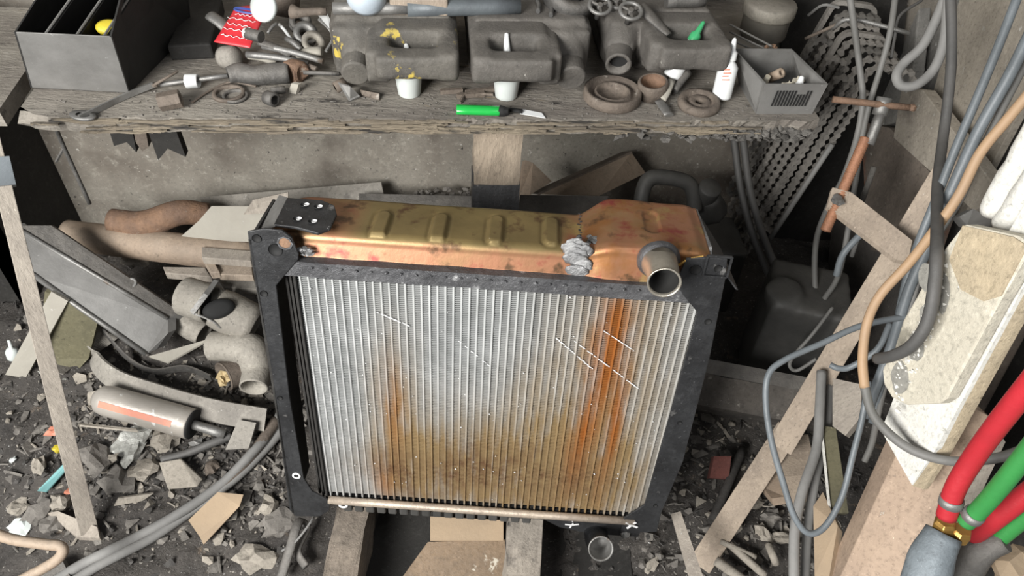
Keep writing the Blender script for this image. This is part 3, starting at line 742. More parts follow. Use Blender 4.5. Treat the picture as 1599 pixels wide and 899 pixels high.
b = MB(); b.lathe([(.0125,0),(.0125,.020),(.010,.022),(.010,0)],S(291,127,.012),V((1,.1,.05)),20); solo('plastic_collar', b, m_white,'small white plastic collar on the screwdriver shank','collar')
t = thing('spanner','slim flat spanner overhanging the splintered shelf edge','spanner',S(180,160))
pts = [S(124,184,.006),S(150,172,.006),S(185,155,.006),S(215,142,.008),S(240,132,.014)]
b = MB(); b.ribbon(pts,.010,.0035,(0,0,1),16); 
for v in b.b.verts: pass
obj('shank', b, m_steel, t)
b = MB(); b.lathe([(.007,0),(.013,0),(.013,.004),(.007,.004)],S(130,182,.004),(0.1,0,1),20,sx=1.6); obj('ring_end', b, m_steel, t)
b = MB(); b.tube([S(240,133,.016),S(278,111,.03)],.0025,8,2); b.rock(S(241,132,.014),.007,3); solo('iron_pin', b, m_rustd,'thin rusty pin crossing the spanner by the bin','pin')
b = MB(); b.lathe([(.0075,0),(.0155,0),(.0155,.036),(.0075,.036),(.0075,0)],S(248,160,.014),V((1,.35,.12)),6,False); solo('hex_nut', b, m_rustd,'long six-sided nut lying beside the spanner','nut',bevel=.001)
def ring(name,px,py,R,r2,h,ma,label,tilt=(0,0,1),prof=None,cat='ring',dz=0.0):
    b = MB(); b.lathe(prof or [(r2,0),(R,0),(R,h*.8),(R*.96,h),(r2*1.06,h),(r2,h*.8),(r2,0)],S(px,py,dz),tilt,36); return solo(name,b,ma,label,cat)
ring('steel_ring',358,148,.028,.021,.006,m_rustd,'thin round ring lying below the grey screwdriver')
ring('steel_ring',368,152,.022,.017,.005,m_steeld,'dark thin ring lying flat below the grey screwdriver')
b = MB(); b.tube([S(300,160,.003),S(330,140,.004),S(362,128,.006),S(400,135,.005)],.002,6,14); solo('bent_wire', b, m_rustd,'bent thin wire around the washers on the shelf','wire')
# clamp bits near 420-470,145
b = MB(); b.lathe([(.008,0),(.012,0),(.012,.02),(.008,.02)],S(417,152,.012),V((.8,-.5,.1)),20); b.tube([S(423,142,.012),S(445,140,.010)],.007,10,3); solo('pipe_union', b, m_steeld,'small dark pipe union below the screwdriver handle','pipe fitting')
b = MB(); b.prism([S(450,145,.001),S(462,147,.001),S(466,132,.02),S(455,130,.02)],(.004,.006,0)); solo('metal_wedge', b, m_sheetw,'small pale wedge standing by the screwdriver butt','wedge')
t = thing('bent_bracket','grey folded sheet bracket lying in front of the yellow-flecked can','bracket',S(555,152))
b = MB(); b.prism([S(527,128,.03),S(545,158,.002),S(562,150,.006),S(545,133,.03)],(.001,.002,-.003)); obj('flange', b, m_steel, t)
b = MB(); b.prism([S(562,140,.012),S(592,146,.010),S(592,156,.002),S(565,148,.004)],(.001,.002,-.003)); obj('flange', b, m_rustd, t)
b = MB(); b.lathe([(.006,0),(.010,0),(.010,.022),(.006,.022)],S(523,137,.008),V((.7,.5,.2)),18); solo('bush', b, m_rustd,'small brass-coloured bush beside the yellow-flecked can','bush')
# red printed tube
t = thing('adhesive_tube','crumpled red tube with white script and dark cap leaning over the tools','tube',S(375,80,.02))
a_ = S(362,70,.05); c_ = S(393,14,.075)
ax = (c_-a_).normalized(); wd = V((1,0,0)); wd = (wd-ax*wd.dot(ax)).normalized(); up = wd.cross(ax)
if up.y>0: up = -up
b = MB(); rings=[]
for i in range(15):
    t_ = i/14; c0 = a_.lerp(c_,t_); ww = .034*(1-.15*t_)*(1 if t_<.9 else 1-.6*((t_-.9)/.1)**2); hh = .001+.014*t_*(1.05-t_)+.007*t_
    rings.append([b.b.verts.new(c0+wd*math.cos(a)*ww+up*(math.sin(a)*hh+.001*noise.noise(c0*60))) for a in [2*PI*j/20 for j in range(20)]])
for A,C_ in zip(rings,rings[1:]):
    for j in range(20): b.b.faces.new((A[j],A[(j+1)%20],C_[(j+1)%20],C_[j])).smooth=True
b.b.faces.new(rings[0][::-1]); b.b.faces.new(rings[-1]); obj('tube_body', b, m_red, t)
b = MB(); 
def on(t_,x_): return a_.lerp(c_,t_)+wd*x_+up*(.003+.014*t_*(1.05-t_)+.007*t_)
for k,(t_,w_) in enumerate(((.15,.024),(.30,.026),(.42,.022),(.56,.026),(.68,.016))):
    b.tube([on(t_+.022*math.sin(j*1.9+k),-w_+2*w_*j/12) for j in range(13)],.0006,5)
obj('white_script', b, m_white, t, label='wavy white print')
b = MB(); b.tube([on(.80+.05*math.sin(2*PI*j/20),.022*math.cos(2*PI*j/20)) for j in range(21)],.0022,5); obj('oval_emblem', b, m_blue, t, label='blue oval emblem near the top')
b = MB(); b.tube([S(386,52,.085),S(408,58,.085)],.010,14,3); obj('screw_cap', b, m_steeld, t)
b = MB(); b.tube([S(382,51,.086),S(387,52,.086)],.0085,14,2); obj('cap_tip', b, m_white, t)
b = MB(); b.lathe([(0,0),(.02,0),(.021,.01),(.019,.03),(.012,.036),(0,.036)],S(350,90,.012),V((.8,-.35,.3)),20); solo('fabric_roll', b, m_sheet,'dusty round plug just under the red tube','plug')
b=MB(); b.prism([S(268,96),S(336,92),S(352,20),S(300,18)],(0,0,.03)); b.jit(.002,30); solo('shade_soot_box',b,m_sootshade,'low black box added for shade and soot between the sloping bin and the red tube','box',bevel=.004)  # box added to fill the dark of shade and soot here
# long tools left of the tube
for k,(p0,p1,r,ma,lab) in enumerate((((328,24,.07),(362,52,.05),.012,m_steel,'grey rounded strip poking up left of the red tube'),
    ((385,85,.03),(482,100,.025),.006,m_steel,'bright round bar lying over the pile of tools'),
    ((410,72,.045),(505,96,.035),.0055,m_steel,'shiny slim socket extension ending beside the can'),
    ((390,88,.02),(432,99,.02),.008,m_sheetw,'pale flat blade below the bright bar'),
    ((405,66,.05),(455,86,.035),.0085,m_steeld,'dusty dark bar across the pile of tools'),
    ((433,36,.06),(418,52,.05),.003,m_steel,'thin bolt standing up behind the red tube'),
    ((436,38,.05),(455,62,.04),.003,m_white,'white pencil-thin stick in the tool pile'),
    ((447,60,.05),(470,78,.04),.005,m_steel,'short steel pin in the tool pile'),
    ((465,86,.03),(503,80,.04),.012,m_sheetw,'pale stubby sleeve beside the can neck'),
    ((440,92,.02),(495,108,.02),.005,m_rustd,'brown rod under the socket extension'))):
    b = MB(); a_ = S(*p0); c_ = S(*p1); b.tube([a_,a_.lerp(c_,.5)+V((0,0,.003)),c_],r,10,6,flat=.6 if r>.007 else 1); solo('tool_bar' if r>.004 else 'slim_pin',b,ma,lab,'tool')
for k,(px,py,R,ma,lab) in enumerate(((468,40,.020,m_steeld,'dark round nut at the top of the tool pile'),(476,58,.022,m_steel,'grey grooved pulley in the tool pile'),(488,72,.021,m_tin,'pale curved ring half hidden in the tool pile'),(470,30,.013,m_rustd,'brown small nut above the grooved pulley'))):
    b = MB(); b.lathe([(R*.5,0),(R,0),(R,.006),(R*.8,.008),(R*.8,.012),(R,.014),(R,.02),(R*.5,.02),(R*.5,0)],S(px,py,.045-.006*k),V((.3,-.5,.7)),28); solo('pulley' if k in(1,2) else 'round_nut',b,ma,lab,'machine part')
b = MB(); b.prism([S(490,16,.085),S(508,14,.085),S(520,40,.075),S(515,44,.075)],(0,.002,-.003)); solo('white_wrapper', b, m_white,'crumpled white wrapper beside the first jerrycan','wrapper')
b = MB(); b.tube([S(498,30,.08),S(514,45,.06),S(520,60,.05),S(509,80,.04)],.003,6,14); solo('thin_cable', b, m_hosegrey,'thin grey cable dropping beside the first jerrycan','cable')
b = MB(); b.tube([S(456,18,.10),S(470,20,.10),S(488,18,.10),S(510,18,.10)],[.013,.008,.007,.007],12,8); solo('bolt', b, m_rustd,'brown long bolt with rounded head at the back of the tool pile','bolt')
b = MB(); c_ = S(416,12,.09); b.lathe([(0,0),(.024,0),(.026,.003),(.026,.012),(0,.014)],c_,V((-.35,-.85,.5)),28); b.rock(c_+V((0.003,-.006,.0)),.001,2); solo('white_disc', b, m_cup,'round white disc tilted at the back of the shelf, above the red tube','disc')
b = MB(); b.lathe([(0,0),(.035,0),(.035,.07),(0,.07)],S(438,20,.02),V((0.2,.3,1)),24); solo('brown_tin', b, m_rustd,'dark brown tin behind the red tube','tin')
# long grey tube lying behind/on the cans
t = thing('grey_pole','long grey tube lying across the back of the jerrycans','pole',S(670,18,.12))
b = MB(); b.tube([S(520,13,.125),S(640,13,.125)],.0105,14,4); obj('thin_section', b, m_steel, t)
b = MB(); b.tube([S(636,13,.125),S(812,10,.125)],.0145,16,4); obj('thick_section', b, mat('blue_grey_paint',(.14,.16,.17),(.09,.10,.11),12,.5,.2,.2), t)
b = MB(); b.lathe([(0,0),(.03,0),(.034,.01),(.034,.05),(0,.05)],S(573,4,.13),V((.1,-.4,1)),28); solo('plastic_tub', b, mat('blue_white_tub',(.55,.62,.68),(.4,.46,.52),9,.4,0,.1),'bluish white tub at the very back above the first can','tub')
b = MB(); b.box(S(655,2,.13),(.10,.05,.03),RZ(.1)); solo('wood_offcut', b, m_wood,'pale wood offcut at the back edge above the grey pole','wood offcut',bevel=.003)
# things on / behind 2nd & 3rd cans
b = MB(); b.lathe([(.030,0),(.046,0),(.048,.03),(.046,.045),(.030,.045),(.03,0)],S(885,8,.11),V((.2,-.4,.9)),28); solo('pump_housing', b, m_steeld,'dusty cylindrical housing behind the middle jerrycan','housing')
b = MB(); 
for (x,y) in ((838,8),(858,14)): b.tube([S(x,y-8,.12),S(x+4,y,.12),S(x+2,y+10,.12)],.004,8,6)
solo('wire_coil', b, m_hosedark,'dark coiled wire behind the middle jerrycan','wire')
def handwheel(px,py,label,R=.019):
    c = S(px,py,.132); t = thing('handwheel',label,'handwheel',c-V((0,0,.02)),'valve handwheels on the third can')
    ax = V((.05,-.35,.9)).normalized(); x,y,d = frame(ax)
    b = MB(); b.tube([c+x*math.cos(a)*R+y*math.sin(a)*R for a in [2*PI*j/28 for j in range(28)]],.0038,8,closed=True); obj('rim',b,m_steel,t)
    for k in range(3):
        a = k*2*PI/3+.4; b = MB(); b.tube([c,c+x*math.cos(a)*R+y*math.sin(a)*R],.003,6); obj('spoke',b,m_steeld,t)
    b = MB(); b.tube([c+ax*.004,c-ax*.03],.005,10); obj('stem',b,m_steeld,t)
handwheel(985,17,'small valve handwheel nearest the open spout, on the right can')
handwheel(937,9,'small valve handwheel above the gap between the cans')
handwheel(962,2,'small valve handwheel at the back between two others',.016)
b = MB(); b.tube([S(1000,10,.13),S(1020,30,.115),S(1045,55,.10)],[.016,.014,.008],12,10,flat=.5); b.tube([S(1040,2,.13),S(1100,0,.13)],.012,10,4); solo('valve_body', b, m_steeld,'dusty valve body lying on the rightmost jerrycan','valve')
# lighter and blade
t = thing('lighter','bright green lighter with black head lying on the shelf edge','lighter',S(750,175))
b = MB(); b.tube([S(713,171,.010),S(780,173,.010)],.0105,20,4,flat=.75); obj('fuel_body', b, m_green, t, bevel=.001)
b = MB(); b.tube([S(780,173,.010),S(787,174,.010),S(794,174,.009)],[.010,.009,.006],14,6); b.box(S(790,172,.016),(.008,.008,.006)); obj('head', b, m_black, t)
t = thing('knife_blade','snapped pale knife blade with black grip beside the green lighter','blade',S(825,176))
b = MB(); b.prism([S(815,170,.005),S(846,176,.004),S(852,184,.003),S(812,177,.004)],(0,.0005,-.0016)); obj('blade', b, m_white, t)
b = MB(); b.tube([S(795,171,.006),S(816,174,.006)],.005,8,3,flat=.6); obj('grip', b, m_black, t)
b = MB()
for (x,y,w_) in ((735,148,.05),(752,142,.06),(705,142,.04)): b.box(S(x,y,.006),(w_,.008,.008),RZ(.3*w_*20))
b.tube([S(718,160,.004),S(730,146,.008),S(770,148,.006)],.003,6,6); solo('buckle', b, m_rustd,'small rusty buckle and strip behind the green lighter','buckle')
# flanges and washers
ring('flange_ring',955,155,.052,.030,.012,m_rustd,'wide rusty stepped ring lying in front of the jerrycans',prof=[(0,.004),(.026,.004),(.028,.016),(.032,.018),(.034,.010),(.044,.010),(.047,.022),(.052,.020),(.053,.004),(.050,0),(0,0)])
t = thing('bearing_cup','rusty cup-shaped ring with orange inside leaning by the spout','bearing cup',S(1018,150))
b = MB(); b.lathe([(.024,0),(.027,0),(.028,.026),(.026,.030),(.0225,.030),(.020,.008),(.0,.006)],S(1018,148,.004),V((-.1,-.1,1)),28); obj('cup', b, m_rustd, t)
b = MB(); b.lathe([(.0222,.0295),(.0198,.010),(0,.010)],S(1018,148,.004),V((-.1,-.1,1)),28); obj('rusty_inside', b, m_rust, t)
ring('thick_washer',1090,166,.038,.008,.014,m_rustd,'thick dusty washer lying near the white glue bottle',prof=[(.007,.010),(.010,.012),(.018,.013),(.020,.009),(.024,.010),(.028,.016),(.036,.015),(.039,.008),(.037,0),(.007,0),(.007,.010)],tilt=(0,-.05,1))
t = thing('putty_knife','short worn blade tool lying between the rusty ring and the washer','knife',S(1040,165))
b = MB(); b.tube([S(1049,125,.03),S(1040,145,.018),S(1033,155,.01)],[.007,.008,.009],10,6,flat=.6); obj('grip', b, m_sheetw, t)
b = MB(); b.tube([S(1028,157,.009),S(1036,166,.007),S(1045,180,.005)],[.008,.011,.009],10,8,flat=.35); obj('blade_tip', b, m_steel, t)
b = MB(); b.tube([S(1075,112,.035),S(1062,128,.022),S(1052,142,.012)],.008,10,6); solo('bent_lever', b, m_steeld,'dark bent lever behind the rusty cup ring','lever')
# glue bottles
def glue(name,label,pts,capm,par,r=.018):
    t = thing(name,label,'glue bottle',pts[0]); 
    a,c = pts[0],pts[-1]; d = (c-a); L = d.length
    b = MB(); b.lathe([(0,0),(r*.95,0),(r,.004),(r,L*.52),(r*.75,L*.58),(r*.5,L*.62),(r*.5,L*.66)],a,d,24); obj('bottle_body', b, m_white, t)
    b = MB(); b.lathe([(r*.62,L*.64),(r*.6,L*.76),(r*.35,L*.80),(r*.2,L*.97),(0,L)],a,d,20); obj('nozzle_cap', b, capm, t, label=par)
    return t
t = glue('glue_bottle','white glue bottle with red print leaning by the slotted metal box',[S(1126,152,.006),PY(1148,58,S(1126,152).y+.012)],m_white,'white pointed cap',.0175)
a_ = S(1126,152,.006); c_ = PY(1148,58,S(1126,152).y+.012)
b = MB(); mid = a_.lerp(c_,.30); vv = (CAM-mid).normalized(); ax=(c_-a_).normalized(); sd = ax.cross(vv).normalized(); fr_ = sd.cross(ax).normalized()
if fr_.dot(vv)<0: fr_ = -fr_
for k in range(4): b.ribbon([mid+fr_*.0178+ax*(.004+.006*k)-sd*.006,mid+fr_*.0178+ax*(.006+.006*k)+sd*(.004 if k%2 else .007)],.0022,.001,ax)
obj('red_print', b, m_orange, t, label='faded red lettering')
pa = PN(1048,120,J3(0,-.052,0),SN); pb = PN(1100,32,J3(0,-.028,0),SN)
glue('glue_bottle','white glue bottle with green cap tucked behind the right jerrycan handle',[pa,pb],m_greenc,'green pointed cap',.0165)
# round tin with lid
t = thing('round_tin','dusty round glass jar with wide lid at the back right of the shelf','jar',S(1190,62))
o = S(1192,62)+V((0,.02,0))
b = MB(); b.lathe([(0,0),(.045,0),(.048,.006),(.048,.045),(.05,.05)],o,(0,0,1),36); obj('jar_body', b, mat('smoky_jar',(.14,.13,.11),(.07,.066,.06),9,.25,0,.1,60), t)
b = MB(); b.lathe([(.046,.044),(.051,.045),(.053,.050),(.053,.068),(.050,.072),(0,.072)],o,(0,0,1),36); obj('lid', b, m_tin, t)
# small steel box with slots
t = thing('metal_box','small grey steel box with slots, filled with porcelain bits','box',S(1225,178))
fl_ = S(1180,178); fr2 = S(1268,178); n0 = (fr2-fl_).normalized(); nb = V((-n0.y,n0.x,0)); H_ = .055; Wb=(fr2-fl_).length; Dp=.105
def K(a,n,z): return fl_+n0*a+nb*n+V((0,0,z))
ft = PN(1186,131,fl_-nb*.004,nb); H_ = ft.z-SH
b = MB(); b.prism([K(0,0,0),K(Wb,0,0),K(Wb+.006,-.004,H_),K(-.002,-.004,H_)],nb*.002); fp = obj('front_panel', b, m_galv, t)
for nm,pl,v_ in (('side_panel',[K(0,0,0),K(0,Dp,0),K(-.03,Dp,H_+.01),K(-.002,0,H_)],n0*.002),('side_panel',[K(Wb,0,0),K(Wb,Dp,0),K(Wb-.025,Dp,H_+.01),K(Wb+.006,0,H_)],-n0*.002),('back_panel',[K(0,Dp,0),K(Wb,Dp,0),K(Wb-.025,Dp,H_+.01),K(-.03,Dp,H_+.01)],-nb*.002),('bottom_panel',[K(0,0,0),K(Wb,0,0),K(Wb,Dp,0),K(0,Dp,0)],V((0,0,.002)))):
    b = MB(); b.prism(pl,v_); obj(nm,b,m_galv,t)
b = MB()
for k in range(12):
    hh = .5 if k not in (7,8,9) else .38
    x_ = Wb*(.20+.053*k); b.prism([K(x_,-.0045,H_*.30),K(x_+.0022,-.0045,H_*.30),K(x_+.004,-.006,H_*(.30+hh)),K(x_+.0018,-.006,H_*(.30+hh))],nb*.0012)
obj('vent_slots', b, m_black, fp, label='row of dark slots')
for k,(a,n,z,kind) in enumerate(((.012,.02,.045,0),(.030,.015,.05,1),(.055,.03,.052,2),(.072,.018,.052,3),(.020,.05,.05,0),(.045,.055,.06,1),(.085,.05,.05,2))):
    lab = ['ivory stub at the left corner of the slotted box','short brown tube end in the slotted box','orange-brown porcelain bit in the slotted box','white plug insulator at the front right of the slotted box','pale pin at the back left of the slotted box','crumpled tan rag piece in the slotted box','ivory two-pronged bit at the right of the slotted box'][k]
    b = MB(); c_ = K(a,n,z*1.0-.012)
    if kind==0: b.tube([c_-V((0,0,.02)),c_+V((.004,-.004,.012))],[.007,.005],10,4)
    if kind==1: b.lathe([(.004,-.02),(.009,-.02),(.009,.010),(.004,.010),(.004,-.02)],c_,V((.3,-.5,.6)),16)
    if kind==2: b.rock(c_,.013,k,.8,.6,2)
    if kind==3: b.lathe([(.012,-.02),(.011,0),(.006,.012),(.004,.022),(0,.024)],c_,V((.1,.3,1)),18)
    solo('porcelain_bit' if kind else 'pin',b,(m_ceram,m_rustd,m_ceram,m_white,m_ceram,m_pipe,m_ceram)[k],lab,'small part')
# wire rack with rusty clips
t = thing('wire_rack','wire rack of thin bars with rusty clips behind the slotted box','rack',S(1190,95))
for k in range(4):
    b = MB(); b.tube([S(1140,38+k*12,.07-.012*k),S(1205,72+k*9,.075-.016*k)],.0018,6); obj('bar',b,m_steel,t)
b = MB()
for k in range(16): b.rock(S(1203+random.Random(k).uniform(-8,8),72+k*1.8,.07-.003*k),.006,k,.8,.6)
obj('rusty_clips', b, m_rust, t)
b = MB(); b.tube([S(1165,120,.002),S(1170,110,.02),S(1176,118,.012)],.004,8,6); b.rock(S(1166,166,.003),.004,4); solo('scrap_bits', b, m_steeld,'dark crumbs and a hooked scrap beside the slotted box','scrap')
# crumbs on the shelf
b = MB(); rnd = random.Random(8)
for k in range(500):
    s_ = rnd.uniform(.05,L_-.03); n_ = abs(rnd.gauss(.03,.05)); b.rock(B(s_,min(n_,.3),SH+.0005), rnd.uniform(.0008,.0028), k, .6,.4)
solo('shelf_crumbs', b, m_chip1,'fine grit and crumbs strewn over the shelf top','grit',kind='stuff')

# ================================================================== UNDER THE SHELF
# dark steel pieces hanging under the shelf, left
def hang(poly, ma, label, n=.10, th=.02):
    b = MB(); b.prism([bench(x,y,n) for x,y in poly], SN*th); return solo('hanging_offcut', b, ma, label, 'metal offcut')
hang([(168,196),(205,196),(213,238),(198,222),(178,228)],m_sootshade,'first dark notched offcut hanging under the shelf, left')
hang([(207,196),(226,196),(232,230),(222,236),(212,222)],m_rustd,'narrow brown offcut hanging between two dark ones')
hang([(228,196),(272,196),(290,245),(262,232),(247,250)],m_sootshade,'larger dark forked offcut hanging under the shelf')
b = MB(); b.tube([bench(86,196,.10),bench(100,230,.12),bench(140,318,.12)],.004,8,10); b.tube([bench(100,230,.12),bench(88,252,.12)],.003,6,3); solo('twig', b, m_steeld,'thin branched rod leaning below the left end of the shelf','rod')
# pipe, sheets and planks behind the radiator
def slab(name, pts, t, ma, label, cat, vec=None, **k):
    b = MB(); P_ = [V(p) for p in pts]; n = (P_[1]-P_[0]).cross(P_[2]-P_[0]).normalized()
    if n.dot(CAM-P_[0])>0: n = -n
    b.prism(P_, n*t if vec is None else V(vec)); return solo(name,b,ma,label,cat,**k)
b = MB(); b.tube([PZ(105,362,.26),PZ(150,372,.26),PZ(260,386,.26),PZ(400,402,.26)],[.030,.037,.038,.038],20,16); solo('exhaust_pipe', b, m_pipe,'long tan pipe lying across under the shelf on the left','pipe')
b = MB(); b.tube([PZ(175,345,.30),PZ(225,350,.30),PZ(280,332,.32),PZ(325,335,.30)],[.03,.033,.03,.028],18,18); solo('rusty_pipe', b, m_rust,'reddish bent pipe behind the long tan pipe','pipe')
slab('sheet_panel',[bench(312,308,.42),bench(595,284,.45),bench(602,318,.42),bench(430,345,.36),bench(320,332,.38)],.006,m_sheet,'grey dusty sheet leaning on the wall behind the radiator corner','sheet')
slab('sheet_panel',[PZ(330,322,.36),PZ(440,322,.40),PZ(400,378,.30),PZ(277,374,.29),PZ(310,345,.33)],.004,m_sheetw,'pale torn cardboard sheet over the tan pipe','sheet')
slab('sheet_panel',[PZ(395,312,.42),PZ(450,300,.44),PZ(450,330,.40),PZ(380,335,.38)],.004,m_woodg,'greyed sheet strip beside the radiator top bracket','sheet')
for (pl,z,ma,lab) in (([(315,385),(392,391),(392,408),(315,402)],.30,m_woodg,'upper slat left of the radiator'),([(317,405),(332,404),(343,424),(329,426)],.28,m_wood,'short upright slat left of the radiator'),([(330,405),(392,405),(395,430),(342,428)],.27,m_wood,'light wood block left of the radiator'),([(254,416),(320,417),(330,432),(258,426)],.22,m_woodg,'grey narrow slat below the tan pipe'),([(338,428),(396,432),(402,452),(350,448)],.22,m_sheet,'grey lower slat touching the radiator frame')):
    slab('timber_offcut',[PZ(x,y,z) for x,y in pl],.02,ma,lab,'wood slat',bevel=.002)
b = MB(); b.rock(PZ(212,406,.2),.035,12,.7,.3,2); solo('stone', b, m_chip2,'pale rounded stone under the tan pipe','stone')
# brackets between post and radiator
slab('steel_sheet',[bench(560,302,.40),bench(742,306,.40),bench(742,330,.36),bench(560,324,.36)],.004,m_steeld,'dark grey sheet edge showing just above the brass tank','sheet')
b = MB(); 
for k in range(26): b.rock(bench(640+random.Random(k).uniform(-5,95),300+random.Random(k+9).uniform(-6,8),.45),.009,k,.7,.5)
solo('scrap_pile', b, m_chip1,'small pile of grey scrap against the wall left of the post','scrap',kind='stuff')
slab('steel_sheet',[bench(812,304,.20),bench(950,306,.20),bench(940,335,.14),bench(808,335,.14)],.004,m_steeld,'grey sheet between the post and the angle iron','sheet')
t = thing('angle_iron','brown angle iron with two holes leaning right of the post','angle iron',bench(900,300,.22))
b = MB(); P_ = [bench(840,303,.30),bench(986,238,.42),bench(1008,270,.40),bench(935,306,.28)]; n = (P_[1]-P_[0]).cross(P_[2]-P_[0]).normalized(); n = -n if n.dot(CAM-P_[0])>0 else n
b.prism(P_, n*.004); pf = obj('flange', b, m_pipe, t)
b = MB(); b.prism([P_[0],P_[1],P_[1]+n*.045,P_[0]+n*.045],(0,0,.004)); b.tube([P_[0],P_[1]],.0035,6); obj('flange', b, m_rustd, t)
for (x,y) in ((973,254),(985,273)):
    b = MB(); c_ = PN(x,y,P_[0],n); b.lathe([(0,0),(.0065,0),(.0065,.0015)],c_,-n,16); obj('bolt_hole', b, m_black, pf)
slab('wood_wedge',[bench(812,304,.30),bench(820,250,.36),bench(832,254,.36),bench(862,283,.32),bench(828,304,.28)],.02,m_pipe,'brown triangular offcut right beside the post','offcut')
# dark jerrycan behind the radiator, right
t = thing('jerrycan','dark grey jerrycan behind the right end of the brass tank','jerrycan',PZ(1070,400,.3))
o1 = bench(1000,300,.30)
b = MB(); b.tube([bench(1000,318,.17),bench(1008,286,.20),bench(1025,276,.21),bench(1070,283,.21),bench(1082,300,.20),bench(1085,330,.18)],.018,14,28); obj('handle', b, m_cand, t, remesh=.005)
b = MB(); c_ = bench(1105,300,.20); b.lathe([(0,.02),(.024,.02),(.026,.016),(.026,-.02)],c_,V((.1,-.3,1)),24); obj('cap', b, m_cand, t)
b = MB(); c_ = bench(1085,345,.24); b.tube([bench(1106,306,.20),bench(1108,330,.22)],[.026,.045],18,4); b.box(bench(1070,420,.27)+V((0,0,-.03)),(.24,.15,.30),RZ(SA)); obj('body', b, m_cand, t, remesh=.008)
b = MB(); b.box(PZ(1235,520,.22)+V((0,0,0)),(.17,.16,.30),RZ(-.2)); b.tube([PZ(1225,450,.38),PZ(1220,470,.34)],.04,14,3); solo('canister', b, m_cand,'dark dusty canister behind the right side of the radiator','canister',remesh=.008)
# horizontal dark beam right of the radiator
t = thing('timber_beam','dark grimy timber beam lying across right of the radiator','beam',PZ(1190,640,.2))
b = MB(); P_ = [PZ(1080,578,.26),PZ(1262,612,.26),PZ(1290,668,.20),PZ(1072,628,.20)]
b.prism(P_, (0,.03,-.06)); bmesh.ops.subdivide_edges(b.b, edges=b.b.edges[:], cuts=6, use_grid_fill=True); b.jit(.005,25); obj('timber', b, m_woodd, t)
b = MB(); b.prism([P_[0],P_[1],P_[1]+V((0,.03,.012)),P_[0]+V((0,.03,.012))],(0,0,-.004)); obj('edge_strip', b, m_steeld, t)
# ================================================================== HOSES & CABLES RIGHT
def cable(name, pts, r, ma, label, cat='cable', n=60, seg=10, group=None, to=None):
    b = MB(); b.tube([PD(*p) for p in pts], r, seg, n); return solo(name,b,ma,label,cat,group)
cable('rubber_hose',[(1146,216,1.72),(1158,300,1.72),(1180,380,1.72),(1215,460,1.74),(1245,530,1.78)],.0085,m_hosedark,'left of two dusty dark hoses hanging behind the radiator','hose')
cable('rubber_hose',[(1160,216,1.70),(1172,300,1.70),(1196,380,1.70),(1232,460,1.72),(1262,540,1.76)],.0085,m_hosedark,'right of two dusty dark hoses hanging behind the radiator','hose')
cable('electric_cable',[(1325,-20,1.42),(1335,50,1.42),(1343,110,1.42),(1347,160,1.43),(1338,215,1.45),(1318,275,1.5),(1290,330,1.55),(1274,380,1.6),(1273,450,1.62),(1282,530,1.64),(1287,575,1.66)],.0062,m_cable,'grey cable hanging in front of the toothed belts, leftmost')
cable('electric_cable',[(1400,-20,1.38),(1390,50,1.38),(1374,110,1.4),(1357,165,1.42),(1345,220,1.45),(1335,290,1.5),(1312,420,1.55),(1285,470,1.6)],.0058,m_cable,'grey cable that crosses in front of the belts and the screw clamp')
cable('rubber_hose',[(1482,-20,1.30),(1462,30,1.32),(1440,72,1.34),(1412,98,1.36),(1400,118,1.36),(1408,134,1.36),(1432,132,1.35),(1458,108,1.34),(1474,66,1.32),(1480,10,1.30),(1482,-25,1.30)],.0088,m_hosegrey,'grey hose hanging in a teardrop loop at the top right','hose',80,12)
cable('rubber_hose',[(1484,-20,1.27),(1486,80,1.27),(1481,150,1.27),(1472,220,1.26),(1464,290,1.16),(1463,380,1.0),(1460,440,.975),(1449,500,.985),(1425,538,1.01),(1395,555,1.05),(1370,560,1.10)],.0085,m_hosedark,'dark grey hose hanging from the top and curving left over the foam board','hose',80,12)
cable('electric_cable',[(1595,-20,1.08),(1560,70,1.1),(1525,155,1.12),(1493,230,1.14),(1462,310,1.16),(1432,385,1.18),(1415,440,1.2),(1400,510,1.22),(1380,580,1.24),(1362,660,1.26)],.0068,m_cabble,'shiny bluish cable running diagonally from the top right corner','cable',70)
cable('electric_cable',[(1610,50,1.05),(1575,120,1.07),(1530,200,1.1),(1500,265,1.12),(1476,320,1.14),(1452,380,1.17),(1420,450,1.19),(1392,540,1.22),(1366,610,1.24),(1352,650,1.26)],.0085,m_cabble,'thick bluish cable beside the shiny one','cable',70)
cable('electric_cable',[(1612,80,1.08),(1570,160,1.1),(1530,240,1.12),(1500,310,1.14),(1462,370,1.17),(1440,410,1.19),(1420,480,1.2),(1372,600,1.25)],.0055,m_cable,'thin grey cable beneath the thick bluish one','cable',70)
b = MB(); P_ = [PD(*p) for p in ((1612,140,.98),(1570,190,1.0),(1530,240,1.02),(1500,300,1.04),(1470,345,1.06),(1420,410,1.08),(1375,460,1.1),(1354,505,1.12),(1347,560,1.12),(1350,605,1.12))]
t = thing('power_cord','brown cord turning grey that curves down the right and loops to the hoses','cord',P_[-1])
b.tube(P_,.0072,12,80); obj('brown_length', b, m_tancable, t)
b = MB(); P2 = [PD(*p) for p in ((1350,603,1.12),(1362,645,1.11),(1392,680,1.09),(1430,705,1.07),(1480,719,1.04),(1535,718,1.0),(1575,710,.98),(1612,695,.96))]
b.tube(P2,.0068,12,60); obj('grey_length', b, m_cable, t)
